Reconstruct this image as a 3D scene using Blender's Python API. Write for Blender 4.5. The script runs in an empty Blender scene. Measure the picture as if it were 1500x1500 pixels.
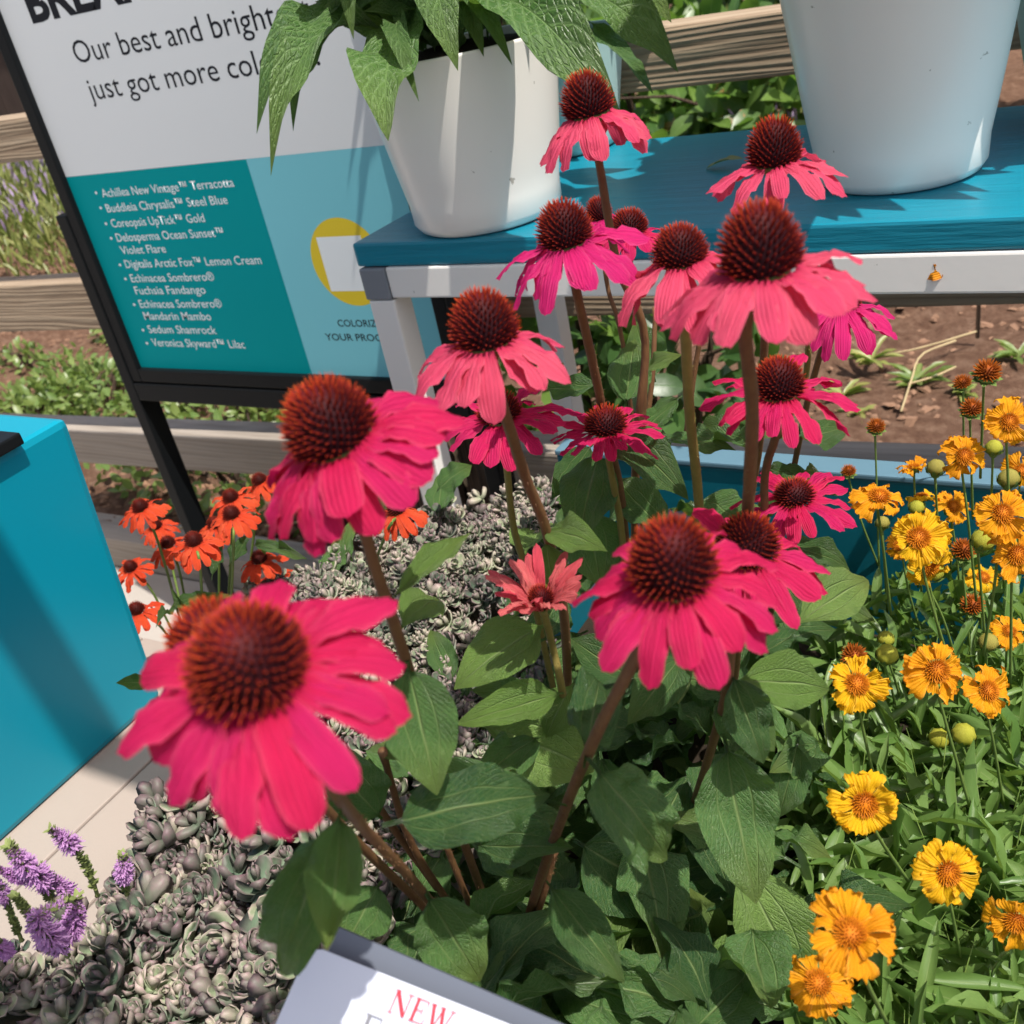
import bpy, math, random
import numpy as np
from mathutils import Vector, Matrix
random.seed(7); rng = np.random.default_rng(7)
S = bpy.context.scene
C = S.collection

# ---------------------------------------------------------------- camera
EYE = Vector((0, 0, 1.45))
dn = Vector((570, 2600, 1500)).normalized()
xr = Vector((2600, 295, -1500)); xr = (xr - dn * xr.dot(dn)).normalized()
yf = xr.cross(dn); yf = yf if yf.z > 0 else -yf
RIGHT = Vector((xr.x, yf.x, -dn.x)); UP = -Vector((xr.y, yf.y, -dn.y)); FWD = Vector((xr.z, yf.z, -dn.z))
cam_d = bpy.data.cameras.new('camera'); cam = bpy.data.objects.new('camera', cam_d); C.objects.link(cam)
M = Matrix((RIGHT, UP, -FWD)).transposed().to_4x4(); M.translation = EYE
cam.matrix_world = M
cam_d.sensor_width = 36; cam_d.lens = 36; cam_d.clip_start = 0.02; cam_d.clip_end = 400
cam_d.dof.use_dof = True; cam_d.dof.focus_distance = 0.80; cam_d.dof.aperture_fstop = 14.0
S.camera = cam

# ---------------------------------------------------------------- light
SUN = Vector((0.42, -0.115, 0.90)).normalized()
w = bpy.data.worlds.new('World'); S.world = w; w.use_nodes = True
nt = w.node_tree; nt.nodes.clear()
sky = nt.nodes.new('ShaderNodeTexSky'); sky.sky_type = 'NISHITA'; sky.sun_disc = False
sky.air_density = 1.0; sky.dust_density = 3.0; sky.ozone_density = 0.6
sky.sun_elevation = math.asin(SUN.z); sky.sun_rotation = math.atan2(SUN.x, SUN.y)
bg = nt.nodes.new('ShaderNodeBackground'); bg.inputs['Strength'].default_value = 0.128
ow = nt.nodes.new('ShaderNodeOutputWorld')
nt.links.new(sky.outputs[0], bg.inputs[0]); nt.links.new(bg.outputs[0], ow.inputs[0])
sd = bpy.data.lights.new('sun', 'SUN'); sd.energy = 4.7; sd.angle = math.radians(0.53); sd.color = (1, 0.95, 0.88)
so = bpy.data.objects.new('sun', sd); C.objects.link(so); so.location = (2, -1, 6)
so.rotation_euler = SUN.to_track_quat('Z', 'Y').to_euler()
S.view_settings.view_transform = 'Standard'; S.view_settings.look = 'None'
S.view_settings.exposure = 0.40; S.view_settings.gamma = 1.0
S.render.engine = 'CYCLES'
S.cycles.max_bounces = 6; S.cycles.transparent_max_bounces = 6
try: S.cycles.use_denoising = True
except Exception: pass

# ---------------------------------------------------------------- unprojection: real places measured through the lens
def ray(u, v):
    a = (u - 750) / 1500; b = (v - 750) / 1500
    return RIGHT * a - UP * b + FWD
def P(u, v, t): return EYE + ray(u, v) * t
def PZ(u, v, z): r = ray(u, v); return EYE + r * ((z - EYE.z) / r.z)
def PY(u, v, y): r = ray(u, v); return EYE + r * (y / r.y)
def PX(u, v, x): r = ray(u, v); return EYE + r * (x / r.x)
def proj(p):
    d = Vector(p) - EYE; z = d.dot(FWD)
    return 750 + 1500 * d.dot(RIGHT) / z, 750 - 1500 * d.dot(UP) / z, z
def inpoly(x, y, poly):
    c = False; j = len(poly) - 1
    for i in range(len(poly)):
        xi, yi = poly[i]; xj, yj = poly[j]
        if (yi > y) != (yj > y) and x < (xj - xi) * (y - yi) / (yj - yi) + xi: c = not c
        j = i
    return c

# ---------------------------------------------------------------- materials
def newmat(name):
    m = bpy.data.materials.new(name); m.use_nodes = True
    n = m.node_tree; n.nodes.clear(); return m, n
def N(n, t, **kw):
    x = n.nodes.new(t)
    for k, v in kw.items(): setattr(x, k, v)
    return x
def inp(n, s, v):
    if hasattr(v, 'type') and hasattr(v, 'is_output'): n.links.new(v, s)
    else: s.default_value = v
def math_(n, op, a, b=0.0, c=None):
    x = N(n, 'ShaderNodeMath', operation=op); inp(n, x.inputs[0], a); inp(n, x.inputs[1], b)
    if c is not None: inp(n, x.inputs[2], c)
    return x.outputs[0]
def mixc(n, f, a, b, mode='MIX'):
    x = N(n, 'ShaderNodeMix', data_type='RGBA', blend_type=mode)
    inp(n, x.inputs[0], f)
    for s, v in ((x.inputs[6], a), (x.inputs[7], b)):
        inp(n, s, (*v, 1) if isinstance(v, tuple) and len(v) == 3 else v)
    return x.outputs[2]
def ramp(n, f, stops):
    x = N(n, 'ShaderNodeValToRGB'); inp(n, x.inputs[0], f)
    e = x.color_ramp.elements
    while len(e) < len(stops): e.new(0.5)
    for el, (p, c) in zip(e, stops): el.position = p; el.color = (*c, 1)
    return x.outputs[0]
def noise(n, scale, detail=4, rough=0.55, vec=None, coord='Object'):
    x = N(n, 'ShaderNodeTexNoise'); x.inputs['Scale'].default_value = scale
    x.inputs['Detail'].default_value = detail; x.inputs['Roughness'].default_value = rough
    if vec is None:
        tc = N(n, 'ShaderNodeTexCoord'); vec = tc.outputs[coord]
    n.links.new(vec, x.inputs['Vector']); return x.outputs[0]
def bump(n, h, strength=0.3, dist=0.01, nrm=None):
    x = N(n, 'ShaderNodeBump'); x.inputs['Strength'].default_value = strength; x.inputs['Distance'].default_value = dist
    n.links.new(h, x.inputs['Height'])
    if nrm is not None: n.links.new(nrm, x.inputs['Normal'])
    return x.outputs[0]
def finish(n, col, rough=0.5, spec=0.5, nrm=None, metal=0.0, transl=None, tcol=None, coat=0.0):
    b = N(n, 'ShaderNodeBsdfPrincipled')
    inp(n, b.inputs['Base Color'], (*col, 1) if isinstance(col, tuple) else col)
    inp(n, b.inputs['Roughness'], rough); b.inputs['Specular IOR Level'].default_value = spec
    b.inputs['Metallic'].default_value = metal; b.inputs['Coat Weight'].default_value = coat
    b.inputs['Coat Roughness'].default_value = 0.08
    if nrm is not None: n.links.new(nrm, b.inputs['Normal'])
    o = N(n, 'ShaderNodeOutputMaterial'); out = b.outputs[0]
    if transl:
        t = N(n, 'ShaderNodeBsdfTranslucent'); inp(n, t.inputs[0], (*tcol, 1) if isinstance(tcol, tuple) else tcol)
        if nrm is not None: n.links.new(nrm, t.inputs['Normal'])
        mx = N(n, 'ShaderNodeMixShader'); mx.inputs[0].default_value = transl
        n.links.new(b.outputs[0], mx.inputs[1]); n.links.new(t.outputs[0], mx.inputs[2]); out = mx.outputs[0]
    n.links.new(out, o.inputs[0])
def flat(name, col, rough=0.5, spec=0.5, var=0.12, scale=8, bmp=0.0, bscale=60, metal=0, coat=0, dirt=None, dth=.70):
    m, n = newmat(name)
    nz = noise(n, scale)
    c = mixc(n, nz, tuple(x * (1 - var) for x in col), tuple(min(1, x * (1 + var)) for x in col))
    if dirt:
        d = noise(n, 45, 5, 0.65)
        f = math_(n, 'MULTIPLY', math_(n, 'GREATER_THAN', d, dth), 0.8)
        c = mixc(n, f, c, dirt)
    nr = bump(n, noise(n, bscale, 5), bmp, 0.004) if bmp else None
    finish(n, c, rough, spec, nr, metal, coat=coat); return m

def uvxy(n):
    u = N(n, 'ShaderNodeUVMap'); s = N(n, 'ShaderNodeSeparateXYZ'); n.links.new(u.outputs[0], s.inputs[0])
    return s.outputs[0], s.outputs[1]
def rnd(n):
    return N(n, 'ShaderNodeObjectInfo').outputs['Random']

def leafmat(name, c0, c1, vein, kind='arch', rough=0.38, transl=0.28, tc=(0.22, 0.42, 0.05), spot=None, attr=False):
    m, n = newmat(name)
    x, y = uvxy(n)                                       # x: -1..1 stored as 0..1, y: 0..1
    ax = math_(n, 'ABSOLUTE', math_(n, 'SUBTRACT', math_(n, 'MULTIPLY', x, 2.0), 1.0))
    nz = noise(n, 14, 4)
    r = N(n, 'ShaderNodeAttribute', attribute_name='rnd').outputs['Fac'] if attr else rnd(n)
    c = mixc(n, r, c0, c1)
    c = mixc(n, math_(n, 'MULTIPLY', nz, 0.6), c, tuple(a * 0.5 for a in c0))
    if kind != 'plain':
        tipf = math_(n, 'MULTIPLY', math_(n, 'MULTIPLY', math_(n, 'MAXIMUM', math_(n, 'SUBTRACT', y, 0.6), 0.0), 1.5), r)
        c = mixc(n, tipf, c, (0.24, 0.27, 0.05))
        sp_ = math_(n, 'MULTIPLY', math_(n, 'GREATER_THAN', noise(n, 55, 3, 0.6), 0.69), 0.6)
        c = mixc(n, sp_, c, (0.30, 0.28, 0.16))
    mid = math_(n, 'SUBTRACT', 1.0, math_(n, 'MULTIPLY', ax, 16.0)); mid = math_(n, 'MAXIMUM', mid, 0.0)
    if kind == 'arch':
        v1 = math_(n, 'SUBTRACT', 1.0, math_(n, 'MULTIPLY', math_(n, 'ABSOLUTE', math_(n, 'SUBTRACT', ax, 0.42)), 24.0))
        v1 = math_(n, 'MULTIPLY', math_(n, 'MAXIMUM', v1, 0.0), 0.6)
        ph = math_(n, 'ADD', math_(n, 'MULTIPLY', y, 60.0), math_(n, 'MULTIPLY', ax, -22.0))
        v2 = math_(n, 'MULTIPLY', math_(n, 'POWER', math_(n, 'ABSOLUTE', math_(n, 'SINE', ph)), 14.0), 0.30)
        vo = N(n, 'ShaderNodeTexVoronoi'); vo.feature = 'DISTANCE_TO_EDGE'; vo.inputs['Scale'].default_value = 30
        u_ = N(n, 'ShaderNodeUVMap'); mp = N(n, 'ShaderNodeMapping'); mp.inputs['Scale'].default_value = (0.5, 1, 1)
        n.links.new(u_.outputs[0], mp.inputs[0]); n.links.new(mp.outputs[0], vo.inputs['Vector'])
        v3 = math_(n, 'MULTIPLY', math_(n, 'SUBTRACT', 1.0, math_(n, 'MINIMUM', math_(n, 'MULTIPLY', vo.outputs[0], 9.0), 1.0)), 0.28)
        v2 = math_(n, 'MAXIMUM', v2, v3)
    elif kind == 'pinnate':
        ph = math_(n, 'ADD', math_(n, 'MULTIPLY', y, 42.0), math_(n, 'MULTIPLY', ax, -9.0))
        v1 = math_(n, 'POWER', math_(n, 'ABSOLUTE', math_(n, 'SINE', ph)), 8.0); v1 = math_(n, 'MULTIPLY', v1, 0.55)
        vo = N(n, 'ShaderNodeTexVoronoi'); vo.feature = 'DISTANCE_TO_EDGE'; vo.inputs['Scale'].default_value = 26
        u = N(n, 'ShaderNodeUVMap'); mp = N(n, 'ShaderNodeMapping'); mp.inputs['Scale'].default_value = (0.45, 1, 1)
        n.links.new(u.outputs[0], mp.inputs[0]); n.links.new(mp.outputs[0], vo.inputs['Vector'])
        v2 = math_(n, 'MULTIPLY', math_(n, 'SUBTRACT', 1.0, math_(n, 'MINIMUM', math_(n, 'MULTIPLY', vo.outputs[0], 7.0), 1.0)), 0.7)
    else:
        v1 = 0.0; v2 = 0.0
    v = math_(n, 'MAXIMUM', mid, math_(n, 'MAXIMUM', v1, v2))
    c = mixc(n, math_(n, 'MULTIPLY', v, 0.75), c, vein)
    if spot:
        f = math_(n, 'GREATER_THAN', noise(n, 9, 5, 0.6), 0.63); c = mixc(n, math_(n, 'MULTIPLY', f, 0.7), c, spot)
    h = math_(n, 'ADD', math_(n, 'MULTIPLY', v, -1.0), math_(n, 'MULTIPLY', noise(n, 120, 3), 0.5))
    nr = bump(n, h, 0.8 if kind != 'plain' else 0.2, 0.003)
    tcm = mixc(n, math_(n, 'MULTIPLY', v, 0.6), tc, tuple(a * 0.6 for a in tc))
    finish(n, c, rough, 0.5, nr, transl=transl, tcol=tcm); return m

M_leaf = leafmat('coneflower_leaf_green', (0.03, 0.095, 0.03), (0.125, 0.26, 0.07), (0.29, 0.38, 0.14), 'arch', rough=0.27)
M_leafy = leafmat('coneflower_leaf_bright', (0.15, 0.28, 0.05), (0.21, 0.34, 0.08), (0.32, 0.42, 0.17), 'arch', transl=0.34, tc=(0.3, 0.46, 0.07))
M_fox = leafmat('foxglove_leaf', (0.045, 0.12, 0.028), (0.095, 0.20, 0.045), (0.21, 0.33, 0.12), 'pinnate', rough=0.32, transl=0.22)
M_core = leafmat('coreopsis_leaf', (0.10, 0.20, 0.04), (0.20, 0.31, 0.085), (0.28, 0.36, 0.14), 'plain', transl=0.3, tc=(0.28, 0.45, 0.07), attr=True)
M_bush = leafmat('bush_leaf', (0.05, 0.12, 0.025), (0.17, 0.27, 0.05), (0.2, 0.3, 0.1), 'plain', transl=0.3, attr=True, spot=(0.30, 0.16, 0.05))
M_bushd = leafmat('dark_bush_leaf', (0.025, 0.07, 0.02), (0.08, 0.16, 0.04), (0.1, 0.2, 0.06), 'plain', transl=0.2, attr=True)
M_cover = leafmat('ground_cover_leaf', (0.13, 0.22, 0.05), (0.28, 0.34, 0.10), (0.3, 0.4, 0.16), 'plain', transl=0.3, tc=(0.35, 0.5, 0.1), attr=True)
M_dry = leafmat('yellowing_leaf', (0.34, 0.31, 0.09), (0.30, 0.36, 0.10), (0.4, 0.4, 0.2), 'plain', transl=0.2, attr=True)
M_meadow = leafmat('meadow_leaf', (0.20, 0.24, 0.06), (0.36, 0.36, 0.12), (0.3, 0.3, 0.16), 'plain', transl=0.2, attr=True)
M_lav = flat('pale_purple_bloom', (0.35, 0.25, 0.42), 0.7)

def petalmat(name, c0, c1, tc, base, tip=None, transl=0.38, rough=0.5, stp=.30):
    m, n = newmat(name); x, y = uvxy(n)
    c = mixc(n, rnd(n), c0, c1)
    st = math_(n, 'SINE', math_(n, 'MULTIPLY', x, 44.0)); st = math_(n, 'MULTIPLY', math_(n, 'ADD', st, 1.0), 0.5)
    c = mixc(n, math_(n, 'MULTIPLY', st, stp), c, tuple(a * 0.55 for a in c0))
    c = mixc(n, math_(n, 'MULTIPLY', noise(n, 60, 4), 0.35), c, tuple(a * 0.7 for a in c1))
    ex = math_(n, 'ABSOLUTE', math_(n, 'SUBTRACT', math_(n, 'MULTIPLY', x, 2.0), 1.0))
    ex = math_(n, 'MULTIPLY', math_(n, 'POWER', ex, 7.0), 0.35)
    c = mixc(n, ex, c, tuple(min(1, a * 1.1 + .12) for a in c0))
    fb = math_(n, 'MAXIMUM', math_(n, 'SUBTRACT', 1.0, math_(n, 'MULTIPLY', y, 4.5)), 0.0)
    c = mixc(n, math_(n, 'MULTIPLY', fb, 0.8), c, base)
    if tip: c = mixc(n, math_(n, 'MULTIPLY', math_(n, 'MAXIMUM', math_(n, 'SUBTRACT', math_(n, 'MULTIPLY', y, 3.5), 2.5), 0.0), 0.8), c, tip)
    nr = bump(n, math_(n, 'ADD', st, math_(n, 'MULTIPLY', noise(n, 150, 3), 0.6)), 0.5, 0.0012)
    finish(n, c, rough, 0.16, nr, transl=transl, tcol=tc); return m
M_pink = petalmat('pink_petal', (0.64, 0.016, 0.088), (0.58, 0.016, 0.125), (0.80, 0.016, 0.12), (0.45, 0.008, 0.04))
M_salmon = petalmat('salmon_pink_petal', (0.74, 0.10, 0.17), (0.70, 0.06, 0.155), (0.84, 0.08, 0.16), (0.52, 0.02, 0.08))
M_mag = petalmat('magenta_petal', (0.58, 0.018, 0.16), (0.66, 0.02, 0.17), (0.9, 0.03, 0.26), (0.42, 0.01, 0.10))
M_orange = petalmat('orange_petal', (0.70, 0.055, 0.018), (0.78, 0.12, 0.04), (0.85, 0.09, 0.025), (0.6, 0.05, 0.02))
M_gold = petalmat('gold_petal', (0.88, 0.40, 0.010), (0.86, 0.33, 0.010), (0.95, 0.48, 0.01), (0.75, 0.22, 0.008), rough=0.55, stp=.18)
M_yell = petalmat('yellow_petal', (0.90, 0.53, 0.012), (0.88, 0.46, 0.012), (0.98, 0.60, 0.01), (0.78, 0.28, 0.01), rough=0.55, stp=.15)
M_cream = petalmat('young_petal', (0.66, 0.03, 0.09), (0.80, 0.26, 0.22), (0.85, 0.09, 0.12), (0.6, 0.03, 0.06))

def conemat(name, dark, mid, tip, glow):
    m, n = newmat(name)
    a = N(n, 'ShaderNodeAttribute', attribute_name='tip').outputs['Fac']
    hh = N(n, 'ShaderNodeAttribute', attribute_name='hgt').outputs['Fac']
    c = ramp(n, a, [(0.0, dark), (0.55, mid), (1.0, tip)])
    c2 = ramp(n, a, [(0.0, mid), (0.6, tip), (1.0, glow)])
    c = mixc(n, hh, c, c2)
    c = mixc(n, math_(n, 'MULTIPLY', noise(n, 300, 2), 0.5), c, dark)
    finish(n, c, 0.62, 0.12); return m
M_cone = conemat('red_cone', (0.018, 0.003, 0.005), (0.13, 0.008, 0.010), (0.82, 0.075, 0.018), (0.95, 0.28, 0.03))
M_coneo = conemat('rust_cone', (0.03, 0.005, 0.004), (0.13, 0.012, 0.008), (0.35, 0.04, 0.015), (0.6, 0.12, 0.02))
M_disc = conemat('orange_disc', (0.30, 0.08, 0.006), (0.62, 0.20, 0.008), (0.85, 0.34, 0.012), (0.88, 0.42, 0.015))
M_discb = conemat('rusty_seed_head', (0.12, 0.03, 0.006), (0.36, 0.08, 0.008), (0.62, 0.17, 0.012), (0.8, 0.3, 0.02))

def stemmat(name, c0, c1, sc=90):
    m, n = newmat(name)
    c = mixc(n, noise(n, sc, 4), c0, c1)
    tc = N(n, 'ShaderNodeTexCoord'); mp = N(n, 'ShaderNodeMapping'); mp.inputs['Scale'].default_value = (500, 500, 60)
    n.links.new(tc.outputs['Object'], mp.inputs[0])
    nr = bump(n, noise(n, 1.0, 3, vec=mp.outputs[0]), 0.5, 0.001)
    finish(n, c, 0.6, 0.3, nr); return m
M_stem = stemmat('brown_red_stem', (0.10, 0.035, 0.022), (0.20, 0.11, 0.04))
M_stemg = stemmat('olive_hairy_stem', (0.16, 0.12, 0.03), (0.27, 0.22, 0.06))
M_gstem = stemmat('green_stem', (0.10, 0.17, 0.035), (0.19, 0.27, 0.06))
M_bud = stemmat('yellow_green_bud', (0.20, 0.27, 0.03), (0.46, 0.38, 0.03), 130)
M_budb = stemmat('olive_bud', (0.20, 0.17, 0.04), (0.34, 0.30, 0.05), 160)

def sedmat():
    m, n = newmat('sedum_leaf')
    a = N(n, 'ShaderNodeAttribute', attribute_name='tip').outputs['Fac']
    r = N(n, 'ShaderNodeAttribute', attribute_name='rnd').outputs['Fac']
    g = ramp(n, r, [(0.0, (0.08, 0.135, 0.09)), (0.5, (0.17, 0.25, 0.15)), (1.0, (0.31, 0.39, 0.22))])
    e = ramp(n, r, [(0.0, (0.17, 0.08, 0.11)), (0.5, (0.31, 0.17, 0.205)), (1.0, (0.55, 0.38, 0.38))])
    c = mixc(n, math_(n, 'MULTIPLY', math_(n, 'POWER', a, 1.2), math_(n, 'ADD', 0.2, math_(n, 'MULTIPLY', noise(n, 9, 3), 1.15))), g, e)
    nr = bump(n, noise(n, 350, 3), 0.15, 0.001)
    finish(n, c, 0.5, 0.4, nr, transl=0.1, tcol=(0.4, 0.4, 0.2)); return m
M_sed = sedmat()

def woodmat(name, c0, c1, dark, axis=0, ring=26, rough=0.8, bs=0.8):
    m, n = newmat(name)
    tc = N(n, 'ShaderNodeTexCoord'); mp = N(n, 'ShaderNodeMapping')
    sc = [22, 22, 22]; sc[axis] = 0.9; mp.inputs['Scale'].default_value = sc
    n.links.new(tc.outputs['Object'], mp.inputs[0])
    wv = N(n, 'ShaderNodeTexWave'); wv.wave_type = 'BANDS'; wv.bands_direction = 'Z' if axis != 2 else 'X'
    wv.inputs['Scale'].default_value = ring / 22; wv.inputs['Distortion'].default_value = 16.0
    wv.inputs['Detail'].default_value = 3; wv.inputs['Detail Scale'].default_value = 0.9
    n.links.new(mp.outputs[0], wv.inputs['Vector'])
    g = noise(n, 2.2, 5, 0.6, vec=mp.outputs[0])
    f = math_(n, 'ADD', math_(n, 'MULTIPLY', wv.outputs[1], 0.34), math_(n, 'MULTIPLY', g, 0.75))
    c = ramp(n, f, [(0.12, dark), (0.42, c0), (0.85, c1)])
    c = mixc(n, math_(n, 'MULTIPLY', noise(n, 3, 3), 0.5), c, tuple(a * 0.75 for a in c0))
    mp2 = N(n, 'ShaderNodeMapping'); s2 = [140, 140, 140]; s2[axis] = 3; mp2.inputs['Scale'].default_value = s2
    n.links.new(tc.outputs['Object'], mp2.inputs[0]); fine = noise(n, 1.0, 3, vec=mp2.outputs[0])
    nr = bump(n, math_(n, 'ADD', f, math_(n, 'MULTIPLY', fine, 0.5)), bs, 0.006)
    finish(n, c, rough, 0.2, nr); return m
M_rail = woodmat('weathered_timber', (0.34, 0.25, 0.17), (0.47, 0.37, 0.26), (0.13, 0.085, 0.055))
M_kerbw = woodmat('grey_timber', (0.33, 0.28, 0.23), (0.42, 0.36, 0.30), (0.20, 0.155, 0.12), bs=0.4)
M_post = woodmat('dark_timber', (0.05, 0.032, 0.022), (0.11, 0.075, 0.05), (0.02, 0.013, 0.01), axis=2)
M_bark = woodmat('peeling_bark', (0.40, 0.30, 0.19), (0.55, 0.42, 0.28), (0.16, 0.10, 0.06), axis=2)
M_rim = flat('sheen_blue_rim', (0.10, 0.19, 0.25), 0.5, 0.3, 0.1, 12)  # grey-blue paints in the reflection on the trough's teal edge
M_teal = flat('teal_paint', (0.003, 0.12, 0.17), 0.38, 0.5, 0.05, 5, 0.06, 160)
M_tealb = flat('teal_box_paint', (0.001, 0.25, 0.355), 0.36, 0.28, 0.04, 4, 0.02, 200)
def tabletopmat():
    m, n = newmat('teal_table_paint')
    tc = N(n, 'ShaderNodeTexCoord'); mp = N(n, 'ShaderNodeMapping'); mp.inputs['Scale'].default_value = (5, 60, 60)
    n.links.new(tc.outputs['Object'], mp.inputs[0]); g = noise(n, 1.5, 5, vec=mp.outputs[0])
    c = mixc(n, g, (0.003, 0.16, 0.24), (0.005, 0.24, 0.34))
    d = math_(n, 'MULTIPLY', math_(n, 'GREATER_THAN', noise(n, 60, 4, 0.7), 0.72), 0.6)
    c = mixc(n, d, c, (0.03, 0.04, 0.04))
    finish(n, c, 0.36, 0.5, bump(n, g, 0.6, 0.003)); return m
M_ttop = tabletopmat()
M_white = flat('white_metal', (0.84, 0.81, 0.765), 0.45, 0.4, 0.05, 6, 0.03, 120, dirt=(0.42, 0.40, 0.36))
M_grey = flat('grey_plastic', (0.20, 0.215, 0.24), 0.5)
M_pot = flat('white_plastic', (0.87, 0.83, 0.775), 0.28, 0.4, 0.03, 3, 0.0, coat=0.1, dirt=(0.35, 0.31, 0.26), dth=.70)
M_pot2 = flat('pale_aqua_plastic', (0.42, 0.62, 0.60), 0.3, 0.45, 0.03, 3)
M_black = flat('black_metal', (0.006, 0.007, 0.008), 0.45, 0.14, 0.2, 20, 0.1, 200)
M_swhite = flat('sign_white', (0.74, 0.755, 0.76), 0.5, 0.2, 0.015, 3)
M_steal = flat('sign_teal', (0.001, 0.29, 0.31), 0.55, 0.05, 0.03, 3)
M_sblue = flat('sign_light_blue', (0.20, 0.56, 0.64), 0.5, 0.1, 0.03, 3)
M_syel = flat('sign_yellow', (0.74, 0.55, 0.02), 0.4, 0.4, 0.03, 3)
M_ink = flat('sign_black_ink', (0.014, 0.015, 0.02), 0.5, 0.12, 0.05)
M_inkw = flat('sign_white_ink', (0.8, 0.84, 0.85), 0.45, 0.3, 0.02)
M_card = flat('white_card', (0.60, 0.63, 0.72), 0.35, 0.3, 0.01, 3)
M_red = flat('red_ink', (0.66, 0.04, 0.06), 0.4)
M_greyink = flat('grey_ink', (0.20, 0.20, 0.22), 0.4)
M_holder = flat('grey_sign_holder', (0.115, 0.13, 0.165), 0.42, 0.5, 0.05)
M_deck = flat('beige_deck', (0.37, 0.305, 0.262), 0.6, 0.35, 0.05, 9, 0.08, 220, dirt=(0.45, 0.36, 0.30))
def soilmat():
    m, n = newmat('brown_mulch')
    a = noise(n, 22, 8, 0.7); b = noise(n, 5, 4)
    c = ramp(n, a, [(0.3, (0.09, 0.045, 0.028)), (0.5, (0.22, 0.125, 0.08)), (0.72, (0.38, 0.25, 0.17))])
    c = mixc(n, math_(n, 'MULTIPLY', b, 0.5), c, (0.17, 0.09, 0.06))
    finish(n, c, 0.9, 0.1, bump(n, noise(n, 40, 8, 0.75), 1.0, 0.03)); return m
M_soil = soilmat()
M_chip = flat('mulch_chip', (0.24, 0.14, 0.09), 0.9, 0.1, 0.5, 3, 0.5, 80)
M_dsoil = flat('dark_potting_soil', (0.03, 0.022, 0.016), 0.95, 0.1, 0.4, 30, 1.0, 90)
M_pave = flat('pale_pavement', (0.40, 0.36, 0.32), 0.85, 0.2, 0.12, 4, 0.3, 150, dirt=(0.25, 0.21, 0.17))
M_straw = flat('dry_straw', (0.46, 0.36, 0.20), 0.8, 0.2, 0.2)
M_shed = woodmat('dark_brown_boards', (0.07, 0.05, 0.04), (0.12, 0.09, 0.07), (0.02, 0.015, 0.01), axis=2)
M_lil = petalmat('lilac_floret', (0.74, 0.34, 0.76), (0.82, 0.50, 0.84), (0.85, 0.40, 0.9), (0.65, 0.3, 0.7), transl=0.35)
M_lilb = stemmat('veronica_green_calyx', (0.14, 0.19, 0.05), (0.25, 0.28, 0.10), 200)
M_dried = petalmat('dried_gold_petal', (0.72, 0.22, 0.015), (0.80, 0.33, 0.02), (0.85, 0.3, 0.02), (0.4, 0.1, 0.01), transl=0.2, rough=0.7)

# ---------------------------------------------------------------- mesh helpers
def tagg(o, label=None, cat=None, group=None, kind=None):
    if label: o['label'] = label
    if cat: o['category'] = cat
    if group: o['group'] = group
    if kind: o['kind'] = kind
    return o
def mk(name, verts, faces, mat, smooth=True, uv=None, attrs=None):
    me = bpy.data.meshes.new(name); me.from_pydata([tuple(v) for v in verts], [], [tuple(map(int, f)) for f in faces])
    if mat is not None:
        for mm in (mat if isinstance(mat, (list, tuple)) else [mat]): me.materials.append(mm)
    if smooth: me.polygons.foreach_set('use_smooth', [True] * len(me.polygons))
    if uv is not None:
        l = me.uv_layers.new(name='UVMap'); li = np.empty(len(me.loops), dtype=np.int32); me.loops.foreach_get('vertex_index', li)
        l.data.foreach_set('uv', np.asarray(uv, dtype=np.float32)[li].ravel())
    for k, a in (attrs or {}).items():
        at = me.attributes.new(k, 'FLOAT', 'POINT'); at.data.foreach_set('value', np.asarray(a, dtype=np.float32))
    me.update(); return me
def obj(name, me, parent=None, loc=None):
    o = bpy.data.objects.new(name, me); C.objects.link(o)
    if parent is not None: o.parent = parent
    if loc is not None: o.location = loc
    return o
def thing(name, label, cat, loc=(0, 0, 0), group=None):
    o = bpy.data.objects.new(name, None); C.objects.link(o); o.location = loc; o.empty_display_size = 0.02
    return tagg(o, label, cat, group)
def box_vf(x0, x1, y0, y1, z0, z1, o=0):
    v = [(x0, y0, z0), (x1, y0, z0), (x1, y1, z0), (x0, y1, z0), (x0, y0, z1), (x1, y0, z1), (x1, y1, z1), (x0, y1, z1)]
    f = [(0, 3, 2, 1), (4, 5, 6, 7), (0, 1, 5, 4), (1, 2, 6, 5), (2, 3, 7, 6), (3, 0, 4, 7)]
    return v, [tuple(a + o for a in q) for q in f]
def bevelmesh(me, w=0.004, seg=2):
    import bmesh
    b = bmesh.new(); b.from_mesh(me)
    bmesh.ops.bevel(b, geom=list(b.edges), offset=w, segments=seg, affect='EDGES', profile=0.6)
    b.to_mesh(me); b.free(); me.polygons.foreach_set('use_smooth', [False] * len(me.polygons)); return me
def box(name, x0, x1, y0, y1, z0, z1, mat, parent=None, bev=0.004):
    ox, oy, oz = (parent.location if parent is not None else (0, 0, 0))
    v, f = box_vf(x0 - ox, x1 - ox, y0 - oy, y1 - oy, z0 - oz, z1 - oz)
    me = mk(name, v, f, mat, False)
    if bev: bevelmesh(me, bev)
    return obj(name, me, parent)
def hexa(name, pts, mat, parent=None, bev=0.003):
    """8 corner points, bottom four then top four"""
    o = parent.location if parent is not None else Vector((0, 0, 0))
    f = [(0, 3, 2, 1), (4, 5, 6, 7), (0, 1, 5, 4), (1, 2, 6, 5), (2, 3, 7, 6), (3, 0, 4, 7)]
    me = mk(name, [Vector(p) - o for p in pts], f, mat, False)
    if bev: bevelmesh(me, bev)
    return obj(name, me, parent)
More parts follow.
